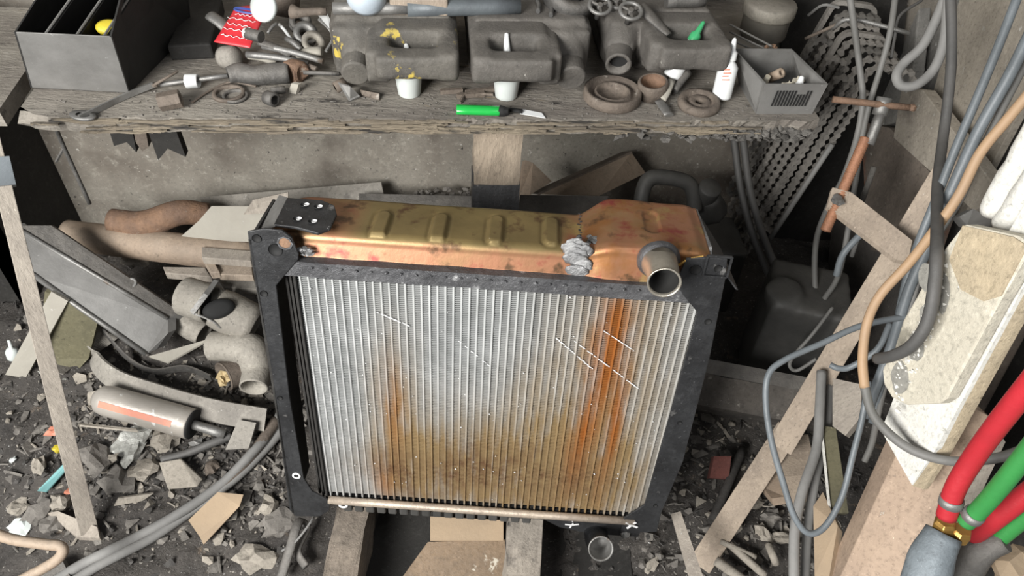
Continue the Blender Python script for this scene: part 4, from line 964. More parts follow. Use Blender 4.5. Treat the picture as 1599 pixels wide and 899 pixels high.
cable('electric_cable',[(1422,494,1.2),(1380,500,1.2),(1335,512,1.2),(1285,535,1.2),(1225,562,1.2),(1200,585,1.2),(1196,630,1.2),(1205,690,1.2),(1222,750,1.2),(1240,805,1.2),(1262,832,1.2),(1288,822,1.2),(1315,775,1.2),(1332,710,1.2),(1347,650,1.2),(1356,595,1.2)],.0052,m_cabble,'bluish cable hanging in a big loop in front of the wood strip','cable',150)
cable('rubber_hose',[(1283,580,1.45),(1280,640,1.42),(1275,700,1.4),(1252,770,1.36),(1241,830,1.33),(1240,915,1.3)],.0095,m_hosegrey,'left grey hose going down to the floor at the right','hose',50,12)
cable('rubber_hose',[(1295,600,1.47),(1290,680,1.44),(1275,740,1.4),(1262,820,1.37),(1256,915,1.33)],.0088,m_hosegrey,'right grey hose going down to the floor at the right','hose',50,12)
cable('electric_cable',[(1390,505,1.3),(1370,545,1.3),(1330,572,1.32),(1310,575,1.34),(1297,570,1.35)],.0055,m_cabble,'short bluish cable curling left of the foam board','cable')
cable('electric_cable',[(1300,480,1.5),(1270,520,1.5),(1242,552,1.52),(1233,570,1.52),(1245,578,1.52),(1275,560,1.5)],.0038,m_cable,'thin dark cable curl behind the wood strip','cable')
cable('electric_cable',[(1362,350,1.35),(1335,375,1.38),(1315,400,1.4),(1306,430,1.42)],.0065,m_cabble,'bluish cable end behind the clamp bar','cable')
cable('electric_cable',[(1400,520,1.25),(1384,590,1.25),(1372,640,1.25),(1362,690,1.27),(1350,720,1.28)],.0055,m_cable,'grey cable behind the brown cord','cable')
cable('electric_cable',[(1440,0,1.5),(1405,25,1.5),(1397,60,1.5),(1392,90,1.5)],.003,m_hosedark,'thin black wire at the top beside the teardrop loop','wire')
# ---------------- toothed belts
def belt(px,py,y,wid,drop,label,ma,cog=True,thick=.010,run=.10,i=0):
    A = PY(px,py,y); pts=[]; R = .022; x0 = A.x; x1 = A.x+run; zt_ = A.z; zb = A.z-drop
    raw=[]
    def arc(cx,cz,a0,a1,r,k): 
        for j in range(k+1):
            a=a0+(a1-a0)*j/k; raw.append(V((cx+math.cos(a)*r,y,cz+math.sin(a)*r)))
    raw.append(V((x1,y,zt_-.05))); arc(x1-R,zt_-R-.004,0,PI/2,R,6); arc(x0+R,zt_-R,PI/2,PI,R,6)
    arc(x0+.011,zb,PI,2*PI,.011,8); raw.append(V((x0+.022,y,zt_-.05)))
    # resample
    out=[]; acc=0; step=.0045
    for a,c in zip(raw,raw[1:]):
        l=(c-a).length; 
        while acc<l: out.append(a.lerp(c,acc/l)); acc+=step
        acc-=l
    k=len(out)-len(out)%4; out=out[:k]
    for q in out: q.x -= .20*max(0,zt_-.02-q.z); q.y += .006*noise.noise(V((q.z*3,i*2.1,0)))
    th=[thick*(1.3 if (j//2)%2 else .4) for j in range(k)] if cog else thick
    b=MB(); b.ribbon(out,wid,th,(0,1,0))
    return solo('toothed_belt' if cog else 'drive_belt',b,ma,label,'belt','belts hanging in the corner')
bl_ = [((1300,2),1.62,.40,m_belt,False,'smooth belt at the back with the highest bright bend'),
 ((1308,20),1.60,.46,m_beltd,True,'dark toothed belt second from the back'),
 ((1306,36),1.575,.52,m_belt,True,'grey toothed belt below the brightest bend'),
 ((1314,50),1.55,.56,m_belt,False,'smooth brownish belt in the middle of the bundle'),
 ((1322,64),1.525,.60,m_belt,True,'grey toothed belt with long left strand'),
 ((1332,76),1.50,.50,m_beltd,True,'dark toothed belt nearer the front'),
 ((1344,90),1.47,.58,m_belt,True,'toothed belt next to front of the bundle'),
 ((1358,104),1.44,.44,m_belt,True,'frontmost toothed belt of the bundle, lowest bend')]
for i,((px,py),y,dr,ma,cg,lab) in enumerate(bl_): belt(px,py,y,.013,dr,lab,ma,cg,.0095,.10,i)
for i,(px,py,y,dr,ma,lab) in enumerate(((1290,90,1.50,.42,m_belt,'toothed belt strand seen left of the bundle below the shelf'),(1302,120,1.47,.40,m_belt,'toothed belt strand just behind the shelf corner'),(1270,60,1.56,.42,m_beltd,'dark toothed belt strand nearest the shelf'))): belt(px,py,y,.013,dr,lab,ma,True,.0095,.05,i+11)
b = MB(); b.tube([PY(1262,24,1.62),PY(1285,8,1.60),PY(1310,12,1.6)],.003,6,8); solo('wire_hook', b, m_hosegrey,'thin wire hook left of the hanging belts','hook')
b = MB(); b.tube([PY(1300,45,1.46),PY(1330,30,1.44),PY(1420,52,1.40)],.0045,8,12); solo('hanging_rod', b, m_steel,'thin steel rod the belts hang from','rod')
b = MB(); b.tube([PY(1258,60,1.5),PY(1285,48,1.47),PY(1318,33,1.45)],.0035,8,10); solo('rusty_wire', b, m_rustd,'thin rusty wire tied round the belts','wire')
# more round bars in the bundle
for i,(p0,p1,r,ma,lab) in enumerate((((1300,225,1.62),(1203,372,1.75),.006,m_hosegrey,'pale straight rod between the toothed strands'),((1345,215,1.5),(1275,372,1.62),.006,m_rustd,'brown straight rod behind the threaded clamp screw'),((1352,330,1.5),(1330,400,1.55),.005,m_hosegrey,'grey rod end below the clamp bar'),((1365,260,1.46),(1340,330,1.5),.006,m_beltd,'dark rod right of the clamp screw'))):
    b = MB(); b.tube([PD(*p0),PD(*p1)],r,8,3); solo('metal_rod',b,ma,lab,'rod')
# ---------------- screw clamp
t = thing('screw_clamp','rusty screw clamp with T handle and flat bar in front of the belts','clamp',PD(1310,350,1.38))
b = MB(); b.tube([PD(1300,155,1.36),PD(1420,168,1.34)],.006,12,4); b.rock(PD(1424,168,1.34),.009,3,.9,.2,2); obj('tee_handle', b, m_rust, t)
b = MB(); b.tube([PD(1382,152,1.35),PD(1373,180,1.36)],.0135,16,3); b.tube([PD(1375,178,1.355),PD(1357,225,1.37)],.0095,12,3); obj('screw_head', b, m_steel, t)
b = MB(); a_=PD(1352,215,1.37); c_=PD(1316,300,1.38); e2=PD(1288,362,1.39)
L2=(e2-a_).length; prof=[(0,0)]
k=0; h=0
while h<L2: prof.append((.0105 if k%2 else .0088,h)); h+=.0022; k+=1
prof.append((0,L2)); b.lathe(prof,a_,e2-a_,16); obj('threaded_screw', b, m_copper, t)
b = MB(); P_=[PD(1300,292,1.375),PD(1330,300,1.37),PD(1425,375,1.30),PD(1418,408,1.30),PD(1400,405,1.31),PD(1292,322,1.385)]; n=(P_[1]-P_[0]).cross(P_[3]-P_[0]).normalized(); n=-n if n.dot(CAM-P_[0])>0 else n
b.prism(P_, n*.012); obj('flat_bar', b, m_wood, t, bevel=.001, label='tan flat bar arm')
b = MB(); b.rock(PD(1308,312,1.365),.016,9,.7,.25,2); obj('weld_lump', b, m_steel, t)
# ---------------- leaning wood strip (two planks), boards
bot = G(1092,885,.0); top_ = PX(1490,225,.86)
def strip(name, p0, p1, wpx0, wpx1, t, ma, label, cat='wood strip', **k):
    # p0,p1 = (px,py,d); widths in px, across the strip
    a=PD(*p0); c=PD(*p1); d=(c-a).normalized(); vd=(CAM-(a+c)/2).normalized(); s=d.cross(vd).normalized()
    w0=wpx0*p0[2]/FPX/2; w1=wpx1*p1[2]/FPX/2
    b=MB(); b.prism([a-s*w0,a+s*w0,c+s*w1,c-s*w1],-s.cross(d).normalized()*t if s.cross(d).dot(vd)>0 else s.cross(d).normalized()*t)
    return solo(name,b,ma,label,cat,**k)
def dep(p): return (p-CAM).dot(FW)
strip('wood_strip',(1092,884,dep(G(1092,884,.01))),(1232,668,1.56),36,36,.012,m_wood,'long tan wood strip leaning diagonally from the floor, right of the radiator',bevel=.001)
strip('wood_strip',(1217,700,1.53),(1492,238,1.30),38,34,.012,m_wood,'second tan strip continuing up behind the cables',bevel=.001)
strip('wood_strip',(1055,800,1.45),(1088,905,1.36),16,22,.012,m_woodg,'short pale slat standing at the foot of the diagonal strip')
# foam insulation board & white battens at right
# big brown plank lower right with white batten over it
t = thing('door_frame_post','thick brown post with a white limed panel nailed on its upper half','post',PD(1380,899,1.2))
P_=[PD(1300,905,1.25),PD(1405,905,1.14),PD(1505,760,1.04),PD(1580,640,.98),PD(1480,600,1.08),PD(1395,700,1.18),PD(1330,830,1.23)]
P_=[PD(1285,960,1.27),PD(1395,960,1.19),PD(1545,650,1.08),PD(1450,600,1.16)]
b=MB(); b.prism(P_, V((.012,.05,-.03))); obj('post', b, mat('pinkish_plank',(.43,.32,.235),(.35,.26,.195),7,.8,0,.3,50,spots=[(60,.69,(.65,.6,.52))]), t, bevel=.002)
b=MB(); b.prism([PD(1395,960,1.19),PD(1430,985,1.18),PD(1570,690,1.08),PD(1545,650,1.08)], V((.012,.05,-.03))); obj('post_side', b, m_woodg, t)
q0=PD(1424,757,1.10); q1=PD(1600,420,.90); q2_=PD(1376,672,1.165); npl=(q1-q0).cross(q2_-q0).normalized()
if npl.dot(CAM-q0)<0: npl=-npl
def PP(x,y,off=0): return PN(x,y,q0+npl*off,npl)
b=MB(); b.prism([PP(*p) for p in ((1376,672),(1424,757),(1462,700),(1599,446),(1660,330),(1600,320),(1540,420),(1440,560),(1400,610))], -npl*.014); obj('limed_panel', b, m_whitewood, t, label='white limed panel with pointed lower end')
b=MB(); b.prism([PP(1424,758,-.001),PP(1442,764,-.02),PP(1474,714,-.02),PP(1620,452,-.02),PP(1680,340,-.02),PP(1660,330,-.001),PP(1599,446,-.001),PP(1462,700,-.001)], -npl*.008); obj('panel_edge', b, m_foamf, t, label='brown raw edge of the panel')
t = thing('foam_board','peeling foam-backed board on the right with grey patches','insulation board',PP(1430,632,.02))
b=MB(); b.prism([PP(x,y,.022) for x,y in ((1505,350),(1590,368),(1612,384),(1560,472),(1478,622),(1466,630),(1415,632),(1392,620),(1380,600),(1378,575),(1396,545),(1410,500),(1432,462),(1462,405))], -npl*.020); bmesh.ops.triangulate(b.b,faces=b.b.faces[:]); fb_=obj('foam_face', b, m_foam, t, bevel=.003)
b=MB(); b.prism([PP(x,y,.024) for x,y in ((1503,352),(1582,370),(1604,384),(1562,462),(1535,470),(1500,452),(1482,405))], -npl*.003); obj('paper_face', b, m_foamf, t, label='tan fibrous paper face')
b=MB()
for k,(x,y,rx,ry) in enumerate(((1405,590,13,26),(1430,540,12,24),(1468,455,15,34),(1446,492,10,18),(1446,432,12,22))):
    b.prism([PP(x+math.cos(a)*rx*(1+.25*noise.noise(V((a,k,0)))),y+math.sin(a)*ry*(1+.25*noise.noise(V((a*2,k,5)))),.0232) for a in [2*PI*j/18 for j in range(18)]], -npl*.002)
obj('bare_patches', b, mat('patch_grey',(.30,.29,.26),(.20,.195,.175),9,.85), t, label='grey oval patches')
b=MB(); rnd=random.Random(6)
for k in range(90):
    x=1398+rnd.random()*85; y=640-(x-1385)*2.2+rnd.uniform(-28,40)
    b.rock(PP(x,y,.022),rnd.uniform(.002,.005),k,.6,.5)
setp(obj('white_crust', b, m_whitewood, t, label='crumbly white crust between the patches'),kind='stuff')
# white pipes / battens top right
for (p0,p1,r,lab) in (((1548,330,1.0),(1640,170,.88),19,'upper fat white pipe lagging at the right edge'),((1570,352,.97),(1640,250,.88),20,'lower fat white pipe lagging at the right edge')):
    b=MB(); a_=PD(*p0); c_=PD(*p1); b.tube([a_,a_.lerp(c_,.03),a_.lerp(c_,.5),c_],[.8*r/FPX,r/FPX,r/FPX,r/FPX],18,12); b.jit(.002,40); solo('lagged_pipe',b,m_whitewood,lab,'pipe')
b=MB(); b.prism([PD(1498,338,1.08),PD(1520,326,1.08),PD(1552,343,1.02),PD(1599,352,.98),PD(1610,375,.97),PD(1575,362,1.0),PD(1510,352,1.07)],FW*.02); solo('steel_plate',b,m_galv,'grey steel plate edge on top of the foam board','plate')
# boards on the right wall
def wallboard(poly, x, ma, label, nm='wall_board', t=.015):
    b=MB(); b.prism([PX(px,py,x) for px,py in poly],(t,0,0)); return solo(nm,b,ma,label,'board',bevel=.001)
wallboard([(1515,-60),(1680,-60),(1600,160),(1500,345),(1400,270),(1452,160)],.93,m_wallr,'large beige board at the top right behind the cables')
wallboard([(1432,-50),(1506,-50),(1495,30),(1445,150),(1425,120),(1402,60)],.95,m_wallg,'grey narrow panel behind the teardrop hose loop')
b=MB(); b.prism([PX(1392,-40,.90),PX(1440,-40,.90),PX(1425,110,.90),PX(1400,190,.90),PX(1340,210,.90),PX(1350,120,.90)],(.03,0,0)); solo('stone_slab',b,m_wallg,'grey rough slab between the belts and the teardrop loop','slab',bevel=.004)
b=MB(); b.prism([PX(1408,135,.86),PX(1440,140,.86),PX(1560,300,.86),PX(1520,330,.86),PX(1395,215,.86)],(.03,0,0)); solo('diagonal_board',b,m_wallr,'pale diagonal board passing behind the hanging hoses','board',bevel=.002)
b=MB(); b.prism([PX(1345,190,.88),PX(1390,200,.88),PX(1480,300,.88),PX(1440,420,.88),PX(1360,390,.88),PX(1350,300,.88)],(.03,0,0)); solo('wall_board',b,mat('brown_stained_board',(.24,.20,.165),(.14,.12,.10),5,.8,0,.3,80,spots=[(50,.68,(.5,.47,.42)),(7,.60,(.22,.10,.06),.1)]),'brown stained board behind the clamp bar','board')
b=MB(); b.prism([PX(1300,340,.90),PX(1440,430,.90),PX(1400,560,.90),PX(1300,540,.90),PX(1290,440,.90)],(.03,0,0)); solo('wall_board',b,mat('grey_speckled_board',(.15,.138,.125),(.09,.083,.076),5,.7,0,.3,80,spots=[(60,.66,(.42,.40,.37))]),'dark speckled board behind the diagonal wood strip','board')
b=MB(); b.prism([PX(1426,26,.93),PX(1437,22,.93),PX(1434,38,.93),PX(1425,49,.93),PX(1419,48,.93)],(-.002,0,0)); solo('teal_tape',b,m_teal,'small strip of teal tape on the grey panel','tape')
wallboard([(1470,770),(1660,400),(1700,960),(1380,960)],.95,m_sootshade,'dark panel behind the gas hoses')  # near-black panel just in front of the right wall
b=MB(); b.tube([PX(1610,470,.86),PX(1440,790,.86)],.016,10,3); solo('brown_pole',b,m_rustd,'dull brown pole in the dark gap behind the red hose','pole')
b=MB(); b.prism([bench(x,y,.485) for x,y in ((1225,-30),(1420,-30),(1385,330),(1290,470),(1195,400),(1215,200))],SN*.012); solo('black_board',b,m_sootshade,'black board on the back wall behind the hanging belts','board')  # near-black board against the back wall
# chunks behind cables centre right
slab('rag_board',[PD(1300,590,1.42),PD(1345,600,1.38),PD(1345,650,1.36),PD(1320,680,1.38),PD(1300,665,1.4)],.02,m_woodg,'greyish ragged board behind the hanging cable loop','board')
slab('dark_plate',[PD(1283,664,1.42),PD(1305,668,1.41),PD(1325,800,1.33),PD(1296,803,1.34)],.01,m_oliveb,'dark narrow plate with bright left edge right of the hoses','plate')
b=MB(); b.ribbon([PD(1282,664,1.415),PD(1296,803,1.335)],.004,.003,CR); solo('plate_trim',b,m_whitewood,'thin bright strip on the edge of the dark plate','strip')
slab('wood_offcut',[PD(1222,680,1.62),PD(1262,678,1.6),PD(1275,740,1.5),PD(1240,800,1.45),PD(1215,745,1.52)],.02,m_wood,'tan offcut leaning behind the hoses, under the dark beam','offcut')
slab('wood_offcut',[PD(1195,735,1.58),PD(1212,735,1.57),PD(1226,775,1.5),PD(1205,778,1.5),PD(1190,760,1.55)],.02,m_pipe,'small brown offcut left of the tan one','offcut')
slab('wood_offcut',[PD(1270,790,1.36),PD(1285,768,1.37),PD(1308,820,1.3),PD(1295,899,1.28),PD(1272,899,1.3)],.02,m_card,'narrow cardboard-brown offcut beside the hoses at the bottom','offcut')
# ---------------- torch and red / green hoses
t = thing('cutting_torch','grey taped torch handle with brass nuts at the bottom right','torch',PD(1450,905,.93))
b=MB(); b.tube([PD(1432,960,.92),PD(1452,880,.92),PD(1474,832,.92)],[.028,.027,.021],20,10); b.jit(.001,40); obj('grip', b, m_torch, t)
b=MB(); b.lathe([(0,0),(.012,0),(.0135,.003),(.0135,.014),(.011,.019),(0,.019)],PD(1472,828,.92),PD(1480,805,.905)-PD(1472,828,.92),6,False); obj('brass_nut', b, m_brass, t, bevel=.001)
b=MB(); b.lathe([(0,0),(.012,0),(.0135,.003),(.0135,.014),(.011,.019),(0,.019)],PD(1492,840,.92),PD(1512,815,.90)-PD(1492,840,.92),6,False); obj('brass_nut', b, m_brass, t, bevel=.001)
def hose(pts,r,ma,label):
    t=thing('gas_hose',label,'hose',PD(*pts[0])); b=MB(); P_=[PD(*p) for p in pts]; b.tube(P_,r,18,40); obj('hose_line',b,ma,t)
    return t,P_
t,P_=hose([(1478,806,.90),(1492,762,.88),(1520,715,.85),(1560,660,.8),(1640,560,.72)],.0120,m_redh,'thick red gas hose coming in at the right edge to the torch')
b=MB(); d=(P_[1]-P_[0]).normalized(); b.lathe([(.0120,0),(.0136,.001),(.0136,.010),(.0120,.011)],P_[0]+d*.018,d,20); obj('hose_clamp',b,m_steel,t)
t,P_=hose([(1508,815,.89),(1530,795,.87),(1565,755,.83),(1640,660,.76)],.0108,m_greenh,'bright green gas hose beside the red one, fixed to the torch')
b=MB(); d=(P_[1]-P_[0]).normalized(); b.lathe([(.0108,0),(.0125,.001),(.0125,.010),(.0108,.011)],P_[0]+d*.010,d,20); obj('hose_clamp',b,m_steel,t)
hose([(1520,835,1.0),(1560,805,.95),(1650,735,.88)],.0130,m_redh,'dull red hose passing behind the green one')
hose([(1545,852,1.0),(1590,815,.96),(1660,760,.9)],.0115,m_greenh,'dull green hose at the bottom right edge')
b=MB(); b.tube([PD(1500,905,1.02),PD(1530,860,1.0),PD(1570,845,.98)],[.022,.020,.014],14,8); solo('torch_body',b,m_steeld,'second grey torch body under the dull green hose','torch')
b=MB(); b.rock(PD(1590,900,1.02),.05,3,.6,.3,2); solo('brown_stone',b,m_card,'brown lump at the bottom right corner','lump')

# ================================================================== LEFT SIDE
# tall leaning strip with blue-grey clip
st = thing('leaning_stick','long pale wooden stick leaning at the left with a grey-blue clip near its top','stick',G(148,835))
a=G(146,832,.0)+V((0,0,.005)); d0=dep(a); tdp=1.02
def stickpt(px,py,d): return PD(px,py,d)
P0=PD(140,832,d0-.01); P1=PD(-30,150,1.05)
dd=(P1-P0); vd=(CAM-(P0+P1)/2).normalized(); s=dd.normalized().cross(vd).normalized()
w0=.0165; w1=.0105
b=MB(); b.prism([P0-s*w0,P0+s*w0,P1+s*w1,P1-s*w1],-vd*.014); obj('stick', b, m_woodg, st, bevel=.001)
b=MB(); cpt=P0.lerp(P1,(832-262)/(832-150)*1.0); 
cc=PD(5,272,1.16)
for tt in [i/200 for i in range(200)]:
    q=P0.lerp(P1,tt); 
    rel=q-CAM; yy=449.5-FPX*rel.dot(CU)/rel.dot(FW)
    if yy<293: break
b.prism([q-s*.0165+vd*.004,q+s*.0165+vd*.004,q+dd.normalized()*.045+s*.0165+vd*.004,q+dd.normalized()*.045-s*.0165+vd*.004],-vd*.022); obj('clip', b, m_cabble, st, label='grey-blue metal clip')
# stick foot: wooden shoe lying at the base
b=MB(); b.prism([G(72,800,.02),G(90,797,.03),G(152,822,.03),G(156,840,.015),G(120,838,.015)],(0,0,-.015)); solo('wood_chip',b,m_woodg,'long pale wood chip at the foot of the leaning stick','wood chip',bevel=.002)
# channel beam
t = thing('steel_channel','grey steel channel sloping down from the far left','channel beam',PZ(240,545,.14))
A0=PZ(20,352,.40); A1=PZ(262,497,.20); Bq=PZ(228,553,.16); B0=PZ(50,428,.33)
b=MB(); b.prism([A0,A1,PZ(262,520,.19),PZ(245,545,.16),Bq,B0],(0.01,.02,-.008)); obj('web', b, m_galv, t, bevel=.001)
b=MB(); b.tube([A0,A1],.005,8,2); b.tube([B0,Bq],.006,8,2); obj('rolled_edges', b, m_steel, t)
b=MB(); C1=PZ(283,487,.20); C0=PZ(80,352,.38); b.prism([A0,A1,C1,PZ(268,478,.21),C0],(0,.006,-.004)); obj('upper_flange', b, m_steeld, t)
b=MB(); b.prism([PZ(262,497,.20),C1,C1+V((0,0,-.05)),PZ(262,497,.15)],(.003,.003,0)); obj('end_lug', b, m_galv, t)
b=MB(); b.lathe([(0,0),(.006,0),(.006,.0015)],PZ(240,512,.185)+V((0,-.004,.002)),V((.1,-.5,.8)),16); obj('bolt_hole', b, m_black, t)
b=MB(); b.lathe([(.007,0),(.012,0),(.012,.006),(.007,.006),(.007,0)],PZ(206,442,.26),V((.1,-.5,.8)),20); solo('small_ring',b,m_galv,'small ring lying on the upper flange of the steel channel','ring')
# pipe fittings pile
def pipeseg(pts,r,ma,label,open_='end',nm='pipe_fitting',n=16,wall=.004):
    t=thing(nm,label,'pipe fitting',pts[-1]-V((0,0,max(r) if isinstance(r,list) else r)))
    rl = r if isinstance(r,list) else [r,r]
    b=MB(); b.tube(pts,rl,24,n,cap=False); q=catmull([V(p) for p in pts],n)
    b.b.verts.ensure_lookup_table()
    obj('pipe_wall',b,ma,t)
    for e,(o,d,R_) in (('end',(q[-1],(q[-1]-q[-2]).normalized(),rl[-1])),('start',(q[0],(q[0]-q[1]).normalized(),rl[0]))):
        b=MB()
        if open_ in (e,'both'):
            b.lathe([(R_,-.002),(R_,.002),(R_-wall,.002),(R_-wall,-.03)],o,d,24); obj('lip',b,ma,t)
            b=MB(); b.lathe([(0,-.03),(R_,-.03)],o,d,24); obj('dark_inside',b,m_black,t)
        else: b.lathe([(R_,0),(R_*.9,.003),(0,.003)],o,d,24); obj('closed_end',b,ma,t)
    return t
m_fit = mat('dusty_pale_pipe',(.36,.335,.29),(.25,.23,.20),9,.75,.1,.4,90,spots=[(50,.68,(.5,.48,.44))])
t=pipeseg([PZ(290,462,.24),PZ(330,475,.24)],[.045,.045],m_fit,'wide pale pipe sleeve cut open at its side, above the other fittings','end',wall=.006)
b=MB(); b.lathe([(.044,-.02),(.047,0),(.046,.06),(.038,.075),(.034,.075),(.040,.06),(.040,0)],PZ(352,486,.22),V((.75,-.15,-.3)),28,sx=1.05); obj('torn_sleeve',b,m_fit,t)
b=MB(); c0=PZ(342,482,.255); vv=(CAM-c0).normalized(); b.lathe([(0,.006),(.012,.006),(.020,.003),(.022,-.006),(0,-.006)],c0+vv*.012,vv,24,sx=1.6); obj('cut_opening',b,m_black,t)
b=MB(); b.ribbon([PZ(338,438,.29),PZ(322,460,.285),PZ(300,488,.26)],.012,.003,(1,0,0)); b.tube([PZ(300,488,.25),PZ(330,500,.24),PZ(345,512,.22)],.003,6,6); obj('clamp_band',b,m_steel,t)
pipeseg([PZ(282,492,.16),PZ(296,507,.15),PZ(318,520,.14)],[.034,.032,.030],m_fit,'short pale pipe with dark open mouth below the cut sleeve','end')
pipeseg([PZ(333,540,.16),PZ(365,542,.17),PZ(392,548,.17),PZ(401,578,.14),PZ(396,604,.135)],[.034,.033,.040,.033,.031],m_fit,'pale pipe elbow beside the radiator left frame','end',n=32)
t=pipeseg([PZ(350,588,.10)+V((.05,.06,-.015)),PZ(350,588,.10)],[.036,.036],m_rustd,'short rusty pipe stuffed with crumpled yellow paper','end',wall=.005)
b=MB()
for k in range(8): b.rock(PZ(350+random.Random(k).uniform(-8,8),590+random.Random(k+3).uniform(-9,9),.105),.012,k,.8,.6)
obj('crumpled_paper',b,mat('yellow_paper',(.55,.43,.24),(.38,.27,.13),30,.8,0,.5),t)
# flat strap curved (belt)
pts=[PZ(175,512,.15),PZ(150,535,.14),PZ(150,565,.12),PZ(185,595,.12),PZ(250,618,.12),PZ(330,640,.11),PZ(415,655,.10)]
b=MB(); b.ribbon(pts,.052,.006,(0.0,.6,.8),60); solo('flat_strap',b,m_sheet,'wide grey curved strap sweeping along the floor at the left','strap')
b=MB(); b.ribbon([PZ(160,515,.17),PZ(200,560,.12),PZ(240,580,.10),PZ(290,575,.10),PZ(330,590,.10)],.02,.004,(0,0,1),30); solo('black_frame_strip',b,m_steeld,'dark bent metal strip inside the curved strap','metal strip')
b=MB(); b.prism([PZ(232,556,.15),PZ(330,528,.17),PZ(300,545,.15),PZ(262,566,.13)],(0,0,-.004)); solo('torn_paper',b,m_sheetw,'torn pale paper strip at the foot of the steel channel','paper')
# shock absorber
t=thing('shock_absorber','silver cylinder with faded orange stripe and thin piston rod lying on the rubble','shock absorber',PZ(220,650,.08))
a=PZ(155,622,.125); c=PZ(300,662,.105)
b=MB(); L3=(c-a).length; b.lathe([(0,-.01),(.018,-.008),(.030,.004),(.0335,.02),(.0335,L3-.003),(.031,L3),(.012,L3),(0,L3-.002)],a,c-a,28); bd=obj('cylinder',b,m_spring,t)
dv=(c-a).normalized(); vd=(CAM-a).normalized(); sd=dv.cross(vd).normalized(); fr_=sd.cross(dv).normalized(); fr_=fr_ if fr_.dot(vd)>0 else -fr_; low=-V((0,0,1)); low=(low-dv*low.dot(dv)); low=(low-fr_*low.dot(fr_)).normalized()
b=MB()
for k in range(40):
    for j in range(3):
        pass
ang0,ang1=.15,.55
A_r=[];B_r=[]
for k in range(30):
    t_=.02+(L3-.05)*k/29; w_=.0345
    A_r.append(b.b.verts.new(a+dv*t_+fr_*math.cos(ang0)*w_+low*math.sin(ang0)*w_)); B_r.append(b.b.verts.new(a+dv*t_+fr_*math.cos(ang1)*w_+low*math.sin(ang1)*w_))
for k in range(29): b.b.faces.new((A_r[k],A_r[k+1],B_r[k+1],B_r[k]))
obj('orange_stripe',b,m_orange,bd,label='faded orange paint stripe')
b=MB(); b.lathe([(.012,0),(.0325,.0005),(.0325,.0045),(.012,.0045)],c-dv*.001,dv,28); obj('end_cap',b,m_black,t)
b=MB(); b.tube([c,PZ(352,678,.085)],.0105,14,3); obj('piston_rod',b,m_steel,t)
b=MB(); b.prism([PZ(135,612,.10),PZ(160,606,.12),PZ(158,640,.08),PZ(135,655,.05)],(0,.004,-.02)); solo('pale_block',b,m_chip2,'pale flat stone at the closed end of the striped cylinder','stone',bevel=.004)
# plastic bag, bottle, olive board far left
slab('olive_board',[PZ(70,455,.30),PZ(105,470,.28),PZ(152,505,.22),PZ(138,560,.12),PZ(110,590,.08),PZ(60,560,.12)],.01,m_oliveb,'olive dark board leaning under the steel channel','board')
slab('pale_board',[PZ(80,455,.305),PZ(106,470,.285),PZ(40,590,.10),PZ(8,585,.11)],.008,m_sheetw,'pale narrow board leaning against the olive one','board')
b=MB()
rnd=random.Random(4); gr=[]
for j in range(14):
    row=[]
    for i in range(22):
        px=-10+i*5.6; py=545+j*3.6-18*math.exp(-((i-8)/5)**2)
        z=.09+.03*noise.noise(V((i*.35,j*.4,0)))+.012*noise.noise(V((i*1.1,j*1.1,4)))
        row.append(b.b.verts.new(PZ(px,py,z)))
    gr.append(row)
for j in range(13):
    for i in range(21): b.b.faces.new((gr[j][i],gr[j][i+1],gr[j+1][i+1],gr[j+1][i])).smooth=True
bg=solo('plastic_bag',b,m_foil,'crumpled clear plastic bag at the far left behind the stick','plastic bag'); md=bg.modifiers.new('solid','SOLIDIFY'); md.thickness=.002
b=MB(); b.lathe([(0,0),(.013,0),(.014,.002),(.014,.02),(.010,.028),(.004,.032),(.003,.055),(0,.056)],PZ(22,558,.11),V((.15,.1,1)),18); solo('small_bottle',b,m_cup,'small milky bottle with thin nozzle at the far left','bottle')
b=MB(); b.lathe([(0,0),(.018,0),(.022,.03),(.02,.03),(.016,.003),(0,.003)],PZ(60,610,.045),V((.1,-.2,1)),18); solo('plastic_cup',b,mat('purple_grey_cup',(.14,.11,.12),None,9,.6),'small dull purple cup on its side behind the leaning stick','cup')
slab('flat_stone',[PZ(-20,592,.07),PZ(110,596,.07),PZ(140,625,.05),PZ(95,640,.03),PZ(-20,628,.04)],.03,m_wallg,'flat grey-green slab on the floor at the far left','slab')
# hoses along the floor
def floorhose(pts,r,ma,label,n=60):
    b=MB(); b.tube([G(x,y,dz) for x,y,dz in pts],r,12,n); return solo('rubber_hose',b,ma,label,'hose')
floorhose([(440,640,.04),(425,672,.035),(400,700,.03),(350,752,.025),(290,795,.02),(220,835,.018),(170,860,.016),(130,880,.014),(80,910,.014)],.0105,m_hosegrey,'upper of two grey hoses curving over the floor at the lower left')
floorhose([(445,665,.025),(420,695,.022),(370,745,.018),(310,790,.016),(240,838,.014),(190,864,.013),(150,885,.012),(110,910,.012)],.0095,m_hosegrey,'lower of two grey hoses curving over the floor at the lower left')
floorhose([(362,680,.03),(330,692,.028),(290,708,.025),(252,718,.02)],.009,m_hosedark,'short dark hose end on the rubble below the piston rod',20)
b=MB(); b.tube([G(432,655,.03),G(408,690,.03),G(380,724,.028),G(345,760,.02)],.0125,12,20); solo('round_stick',b,m_rustd,'brown round stick beside the grey floor hoses','stick')
# bent tube frame bottom-left
b=MB(); b.tube([PD(-20,828,1.22),PD(20,842,1.22),PD(75,850,1.22),PD(93,852,1.22),PD(98,862,1.22),PD(80,880,1.22),PD(20,912,1.22)],.0088,14,50); solo('tube_frame',b,m_pipe,'bent tan tube frame in the bottom left corner','tube frame')
slab('boot_sole',[G(62,880,.02),G(95,870,.03),G(112,905,.02),G(60,920,.02)],.02,m_steeld,'dark block under the bent tube frame','block')
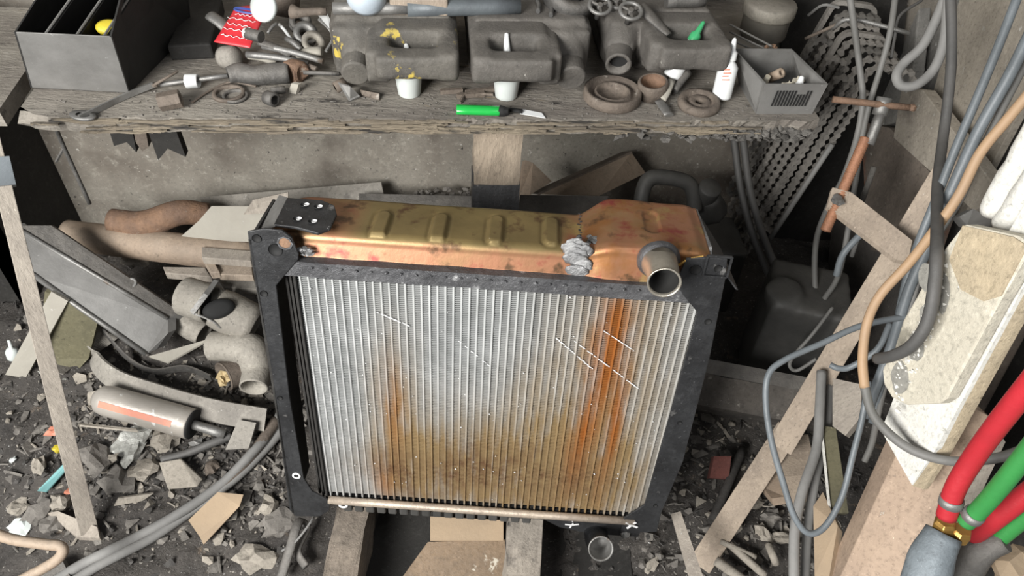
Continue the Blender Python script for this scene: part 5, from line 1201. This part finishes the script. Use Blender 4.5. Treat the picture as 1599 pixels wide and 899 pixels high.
# cardboard pieces on floor
slab('cardboard_piece',[G(340,768,.05),G(380,772,.05),G(374,790,.045),G(318,850,.02),G(312,838,.02),G(294,812,.03)],.005,m_card,'tan torn cardboard piece lying on the floor left of the radiator','cardboard')
slab('slate_piece',[G(248,722,.04),G(282,716,.045),G(316,748,.035),G(308,760,.03),G(262,764,.025)],.008,m_chip2,'flat pale pentagon slate in the rubble','slate',bevel=.002)
slab('grey_card',[G(372,655,.07),G(400,660,.07),G(388,700,.05),G(352,702,.04)],.004,m_sheet,'dusty grey card standing beside the radiator frame','card')
slab('brown_wedge',[G(178,790,.02),G(185,778,.03),G(240,770,.02),G(222,782,.01)],.006,m_chip2,'thin brown triangular piece at the edge of the rubble','shard')
slab('teal_strip',[G(105,718,.03),G(113,722,.03),G(72,768,.02),G(58,766,.02)],.003,m_teal,'teal faded strip left of the leaning stick','strip')
slab('pale_stick',[G(125,660,.03),G(125,663,.03),G(215,672,.03),G(212,669,.03)],.004,m_chip2,'thin pale rod lying over the rubble under the cylinder','rod')
for k,(x,y,sz,ma,lab,fl_) in enumerate(((210,686,.040,m_foil,'shiny foil scrap with yellow mark in the rubble',.35),(205,708,.038,m_foil,'shiny crumpled cup in the rubble',.6),(60,725,.022,m_chip2,'pale cone-shaped stone left of the stick',.6),(85,672,.018,m_orange,'small orange-brown scrap behind the stick',.5),(90,700,.010,m_yellow,'tiny yellow scrap by the stick',.6),(30,825,.024,m_cup,'whitish plug at the lower left',.6),(20,717,.008,m_cup,'tiny white pebble at the left',.7),(112,765,.014,m_orange,'small orange shard right at the stick',.4),(150,715,.040,m_chip1,'large grey curved shell left in the rubble',.5),(165,720,.030,m_chip2,'pale thick shell in the rubble',.5),(225,730,.034,m_chip2,'pale oblong stone right of the shells',.5),(255,690,.026,m_chip2,'upright pale pebble below the cylinder end',.9),(185,752,.032,m_chip1,'long grey chip below the shells',.5),(95,785,.028,m_chip2,'hollow tan shard beside the stick foot',.6),(60,800,.034,m_chip1,'grey rock at lower left',.6),(30,790,.02,m_chip2,'light tooth-shaped stone at lower left',.6),(80,815,.030,m_chip1,'flat grey rock near the tube frame',.5),(310,692,.018,m_galv,'small square steel nut plate by the hoses',.4),(420,790,.026,m_chip2,'white angular stone at the radiator left foot',.7),(435,818,.03,m_chip1,'grey stone below the radiator left foot',.6),(400,870,.04,m_chip2,'pale rounded stone at the bottom, left of the knotty block',.5),(330,730,.018,m_rustd,'rusty nut half buried beside the slate',.7),(158,730,.012,m_foil,'bright foil bit between the shells',.6))):
    b=MB(); p=G(x,y,.012); b.rock(p,sz,k*3+1,fl_,.45,2); solo('rubble_piece',b,ma,lab,'rubble')
b=MB(); b.tube([G(438,905,.03),G(455,850,.05),G(462,825,.06),G(470,812,.05),G(480,825,.03),G(465,860,.03),G(478,885,.03)],.010,10,40,flat=.5); solo('rag_strip',b,m_steeld,'twisted grey rag strip left of the knotty block','rag')
b=MB(); b.tube([G(440,860,.04),G(462,845,.06),G(485,815,.07),G(492,800,.05)],.0022,6,14); solo('thin_wire',b,m_hosegrey,'thin curved wire in front of the twisted rag','wire')
# sticks at lower right floor
for k,(x0,y0,x1,y1,r,lab) in enumerate(((1140,850,1195,899,.008,'pale round stick pointing at the bottom right floor'),(1118,875,1160,905,.010,'second pale stick beside the first at the lower right'),(1160,700,1112,815,.010,'dark thin branch in shade right of the radiator'),(1125,845,1180,870,.006,'thin twig above the pale sticks'),(1200,850,1212,880,.008,'short broken stick near the hoses'))):
    b=MB(); b.tube([G(x0,y0,.03),G((x0+x1)/2,(y0+y1)/2,.035),G(x1,y1,.025)],r,10,8); solo('stick',b,m_chip2 if k!=2 else m_chip3,lab,'stick')
b=MB(); b.prism([PZ(1115,712,.10),PZ(1142,712,.10),PZ(1138,748,.06),PZ(1108,746,.06)],(0,.01,-.02)); solo('brick_piece',b,mat('dull_red_brick',(.14,.045,.035),(.08,.03,.025),12,.9),'dull reddish brick piece in the shade right of the radiator','brick')
for k,(x,y,sz,lab) in enumerate(((1205,805,.03,'grey rock beside the lower wood strip'),(1190,830,.022,'light stone beneath the grey rock'),(1225,840,.026,'pale stone touching the hoses'),(1175,785,.024,'round pale stone behind the strip'),(1150,820,.02,'small stone between strip and sticks'),(1020,880,.016,'bright shiny stone below the outlet'))):
    b=MB(); b.rock(G(x,y,.01),sz,k*5+2,.7,.4,2); solo('rubble_piece',b,m_chip2 if k!=0 else m_chip1,lab,'rubble')

# ================================================================== RUBBLE (countless)
def rubble(name,label,ma,n,seed,regions,smin,smax):
    rnd=random.Random(seed); b=MB()
    for k in range(n):
        x0,y0,x1,y1=regions[rnd.randrange(len(regions))]
        x=rnd.uniform(x0,x1); y=rnd.uniform(y0,y1); s_=smin*(smax/smin)**(rnd.random()**1.8)
        z=gh(x,y)+s_*.15; kind=rnd.random()
        if -.33<x<.15 and y<.9: continue
        if kind<.5: b.rock(V((x,y,z)),s_*.7,k,.6,.5)
        elif kind<.85: b.shard(V((x,y,z)),s_,s_*.16,k,.6,rnd.choice((4,5,6)))
        else:
            a=rnd.uniform(0,6.3); d=V((math.cos(a),math.sin(a),rnd.uniform(-.1,.2)))*s_*1.7; b.tube([V((x,y,z))-d*.5,V((x,y,z+.003)),V((x,y,z))+d*.5],s_*.14,5,4)
    solo(name,b,ma,label,'rubble',kind='stuff')
LR=[(-1.15,.62,-.42,1.25),(-.95,.72,-.45,1.05),(.3,.6,.75,1.2)]
ALL=[(-1.25,.5,-.35,1.4),(.15,.55,.85,1.4),(-1.0,.75,-.5,1.0)]
rubble('rubble','grey rubble chips covering the dirt floor',m_chip1,2200,1,LR,.004,.024)
rubble('rubble','pale rubble chips scattered over the dirt floor',m_chip2,900,2,LR,.004,.020)
rubble('rubble','dark oily crumbs all over the dirt floor',m_chip3,2200,3,ALL,.003,.016)
rubble('rubble','bright metal shavings glinting on the dirt floor',m_steel,700,4,ALL,.0015,.005)
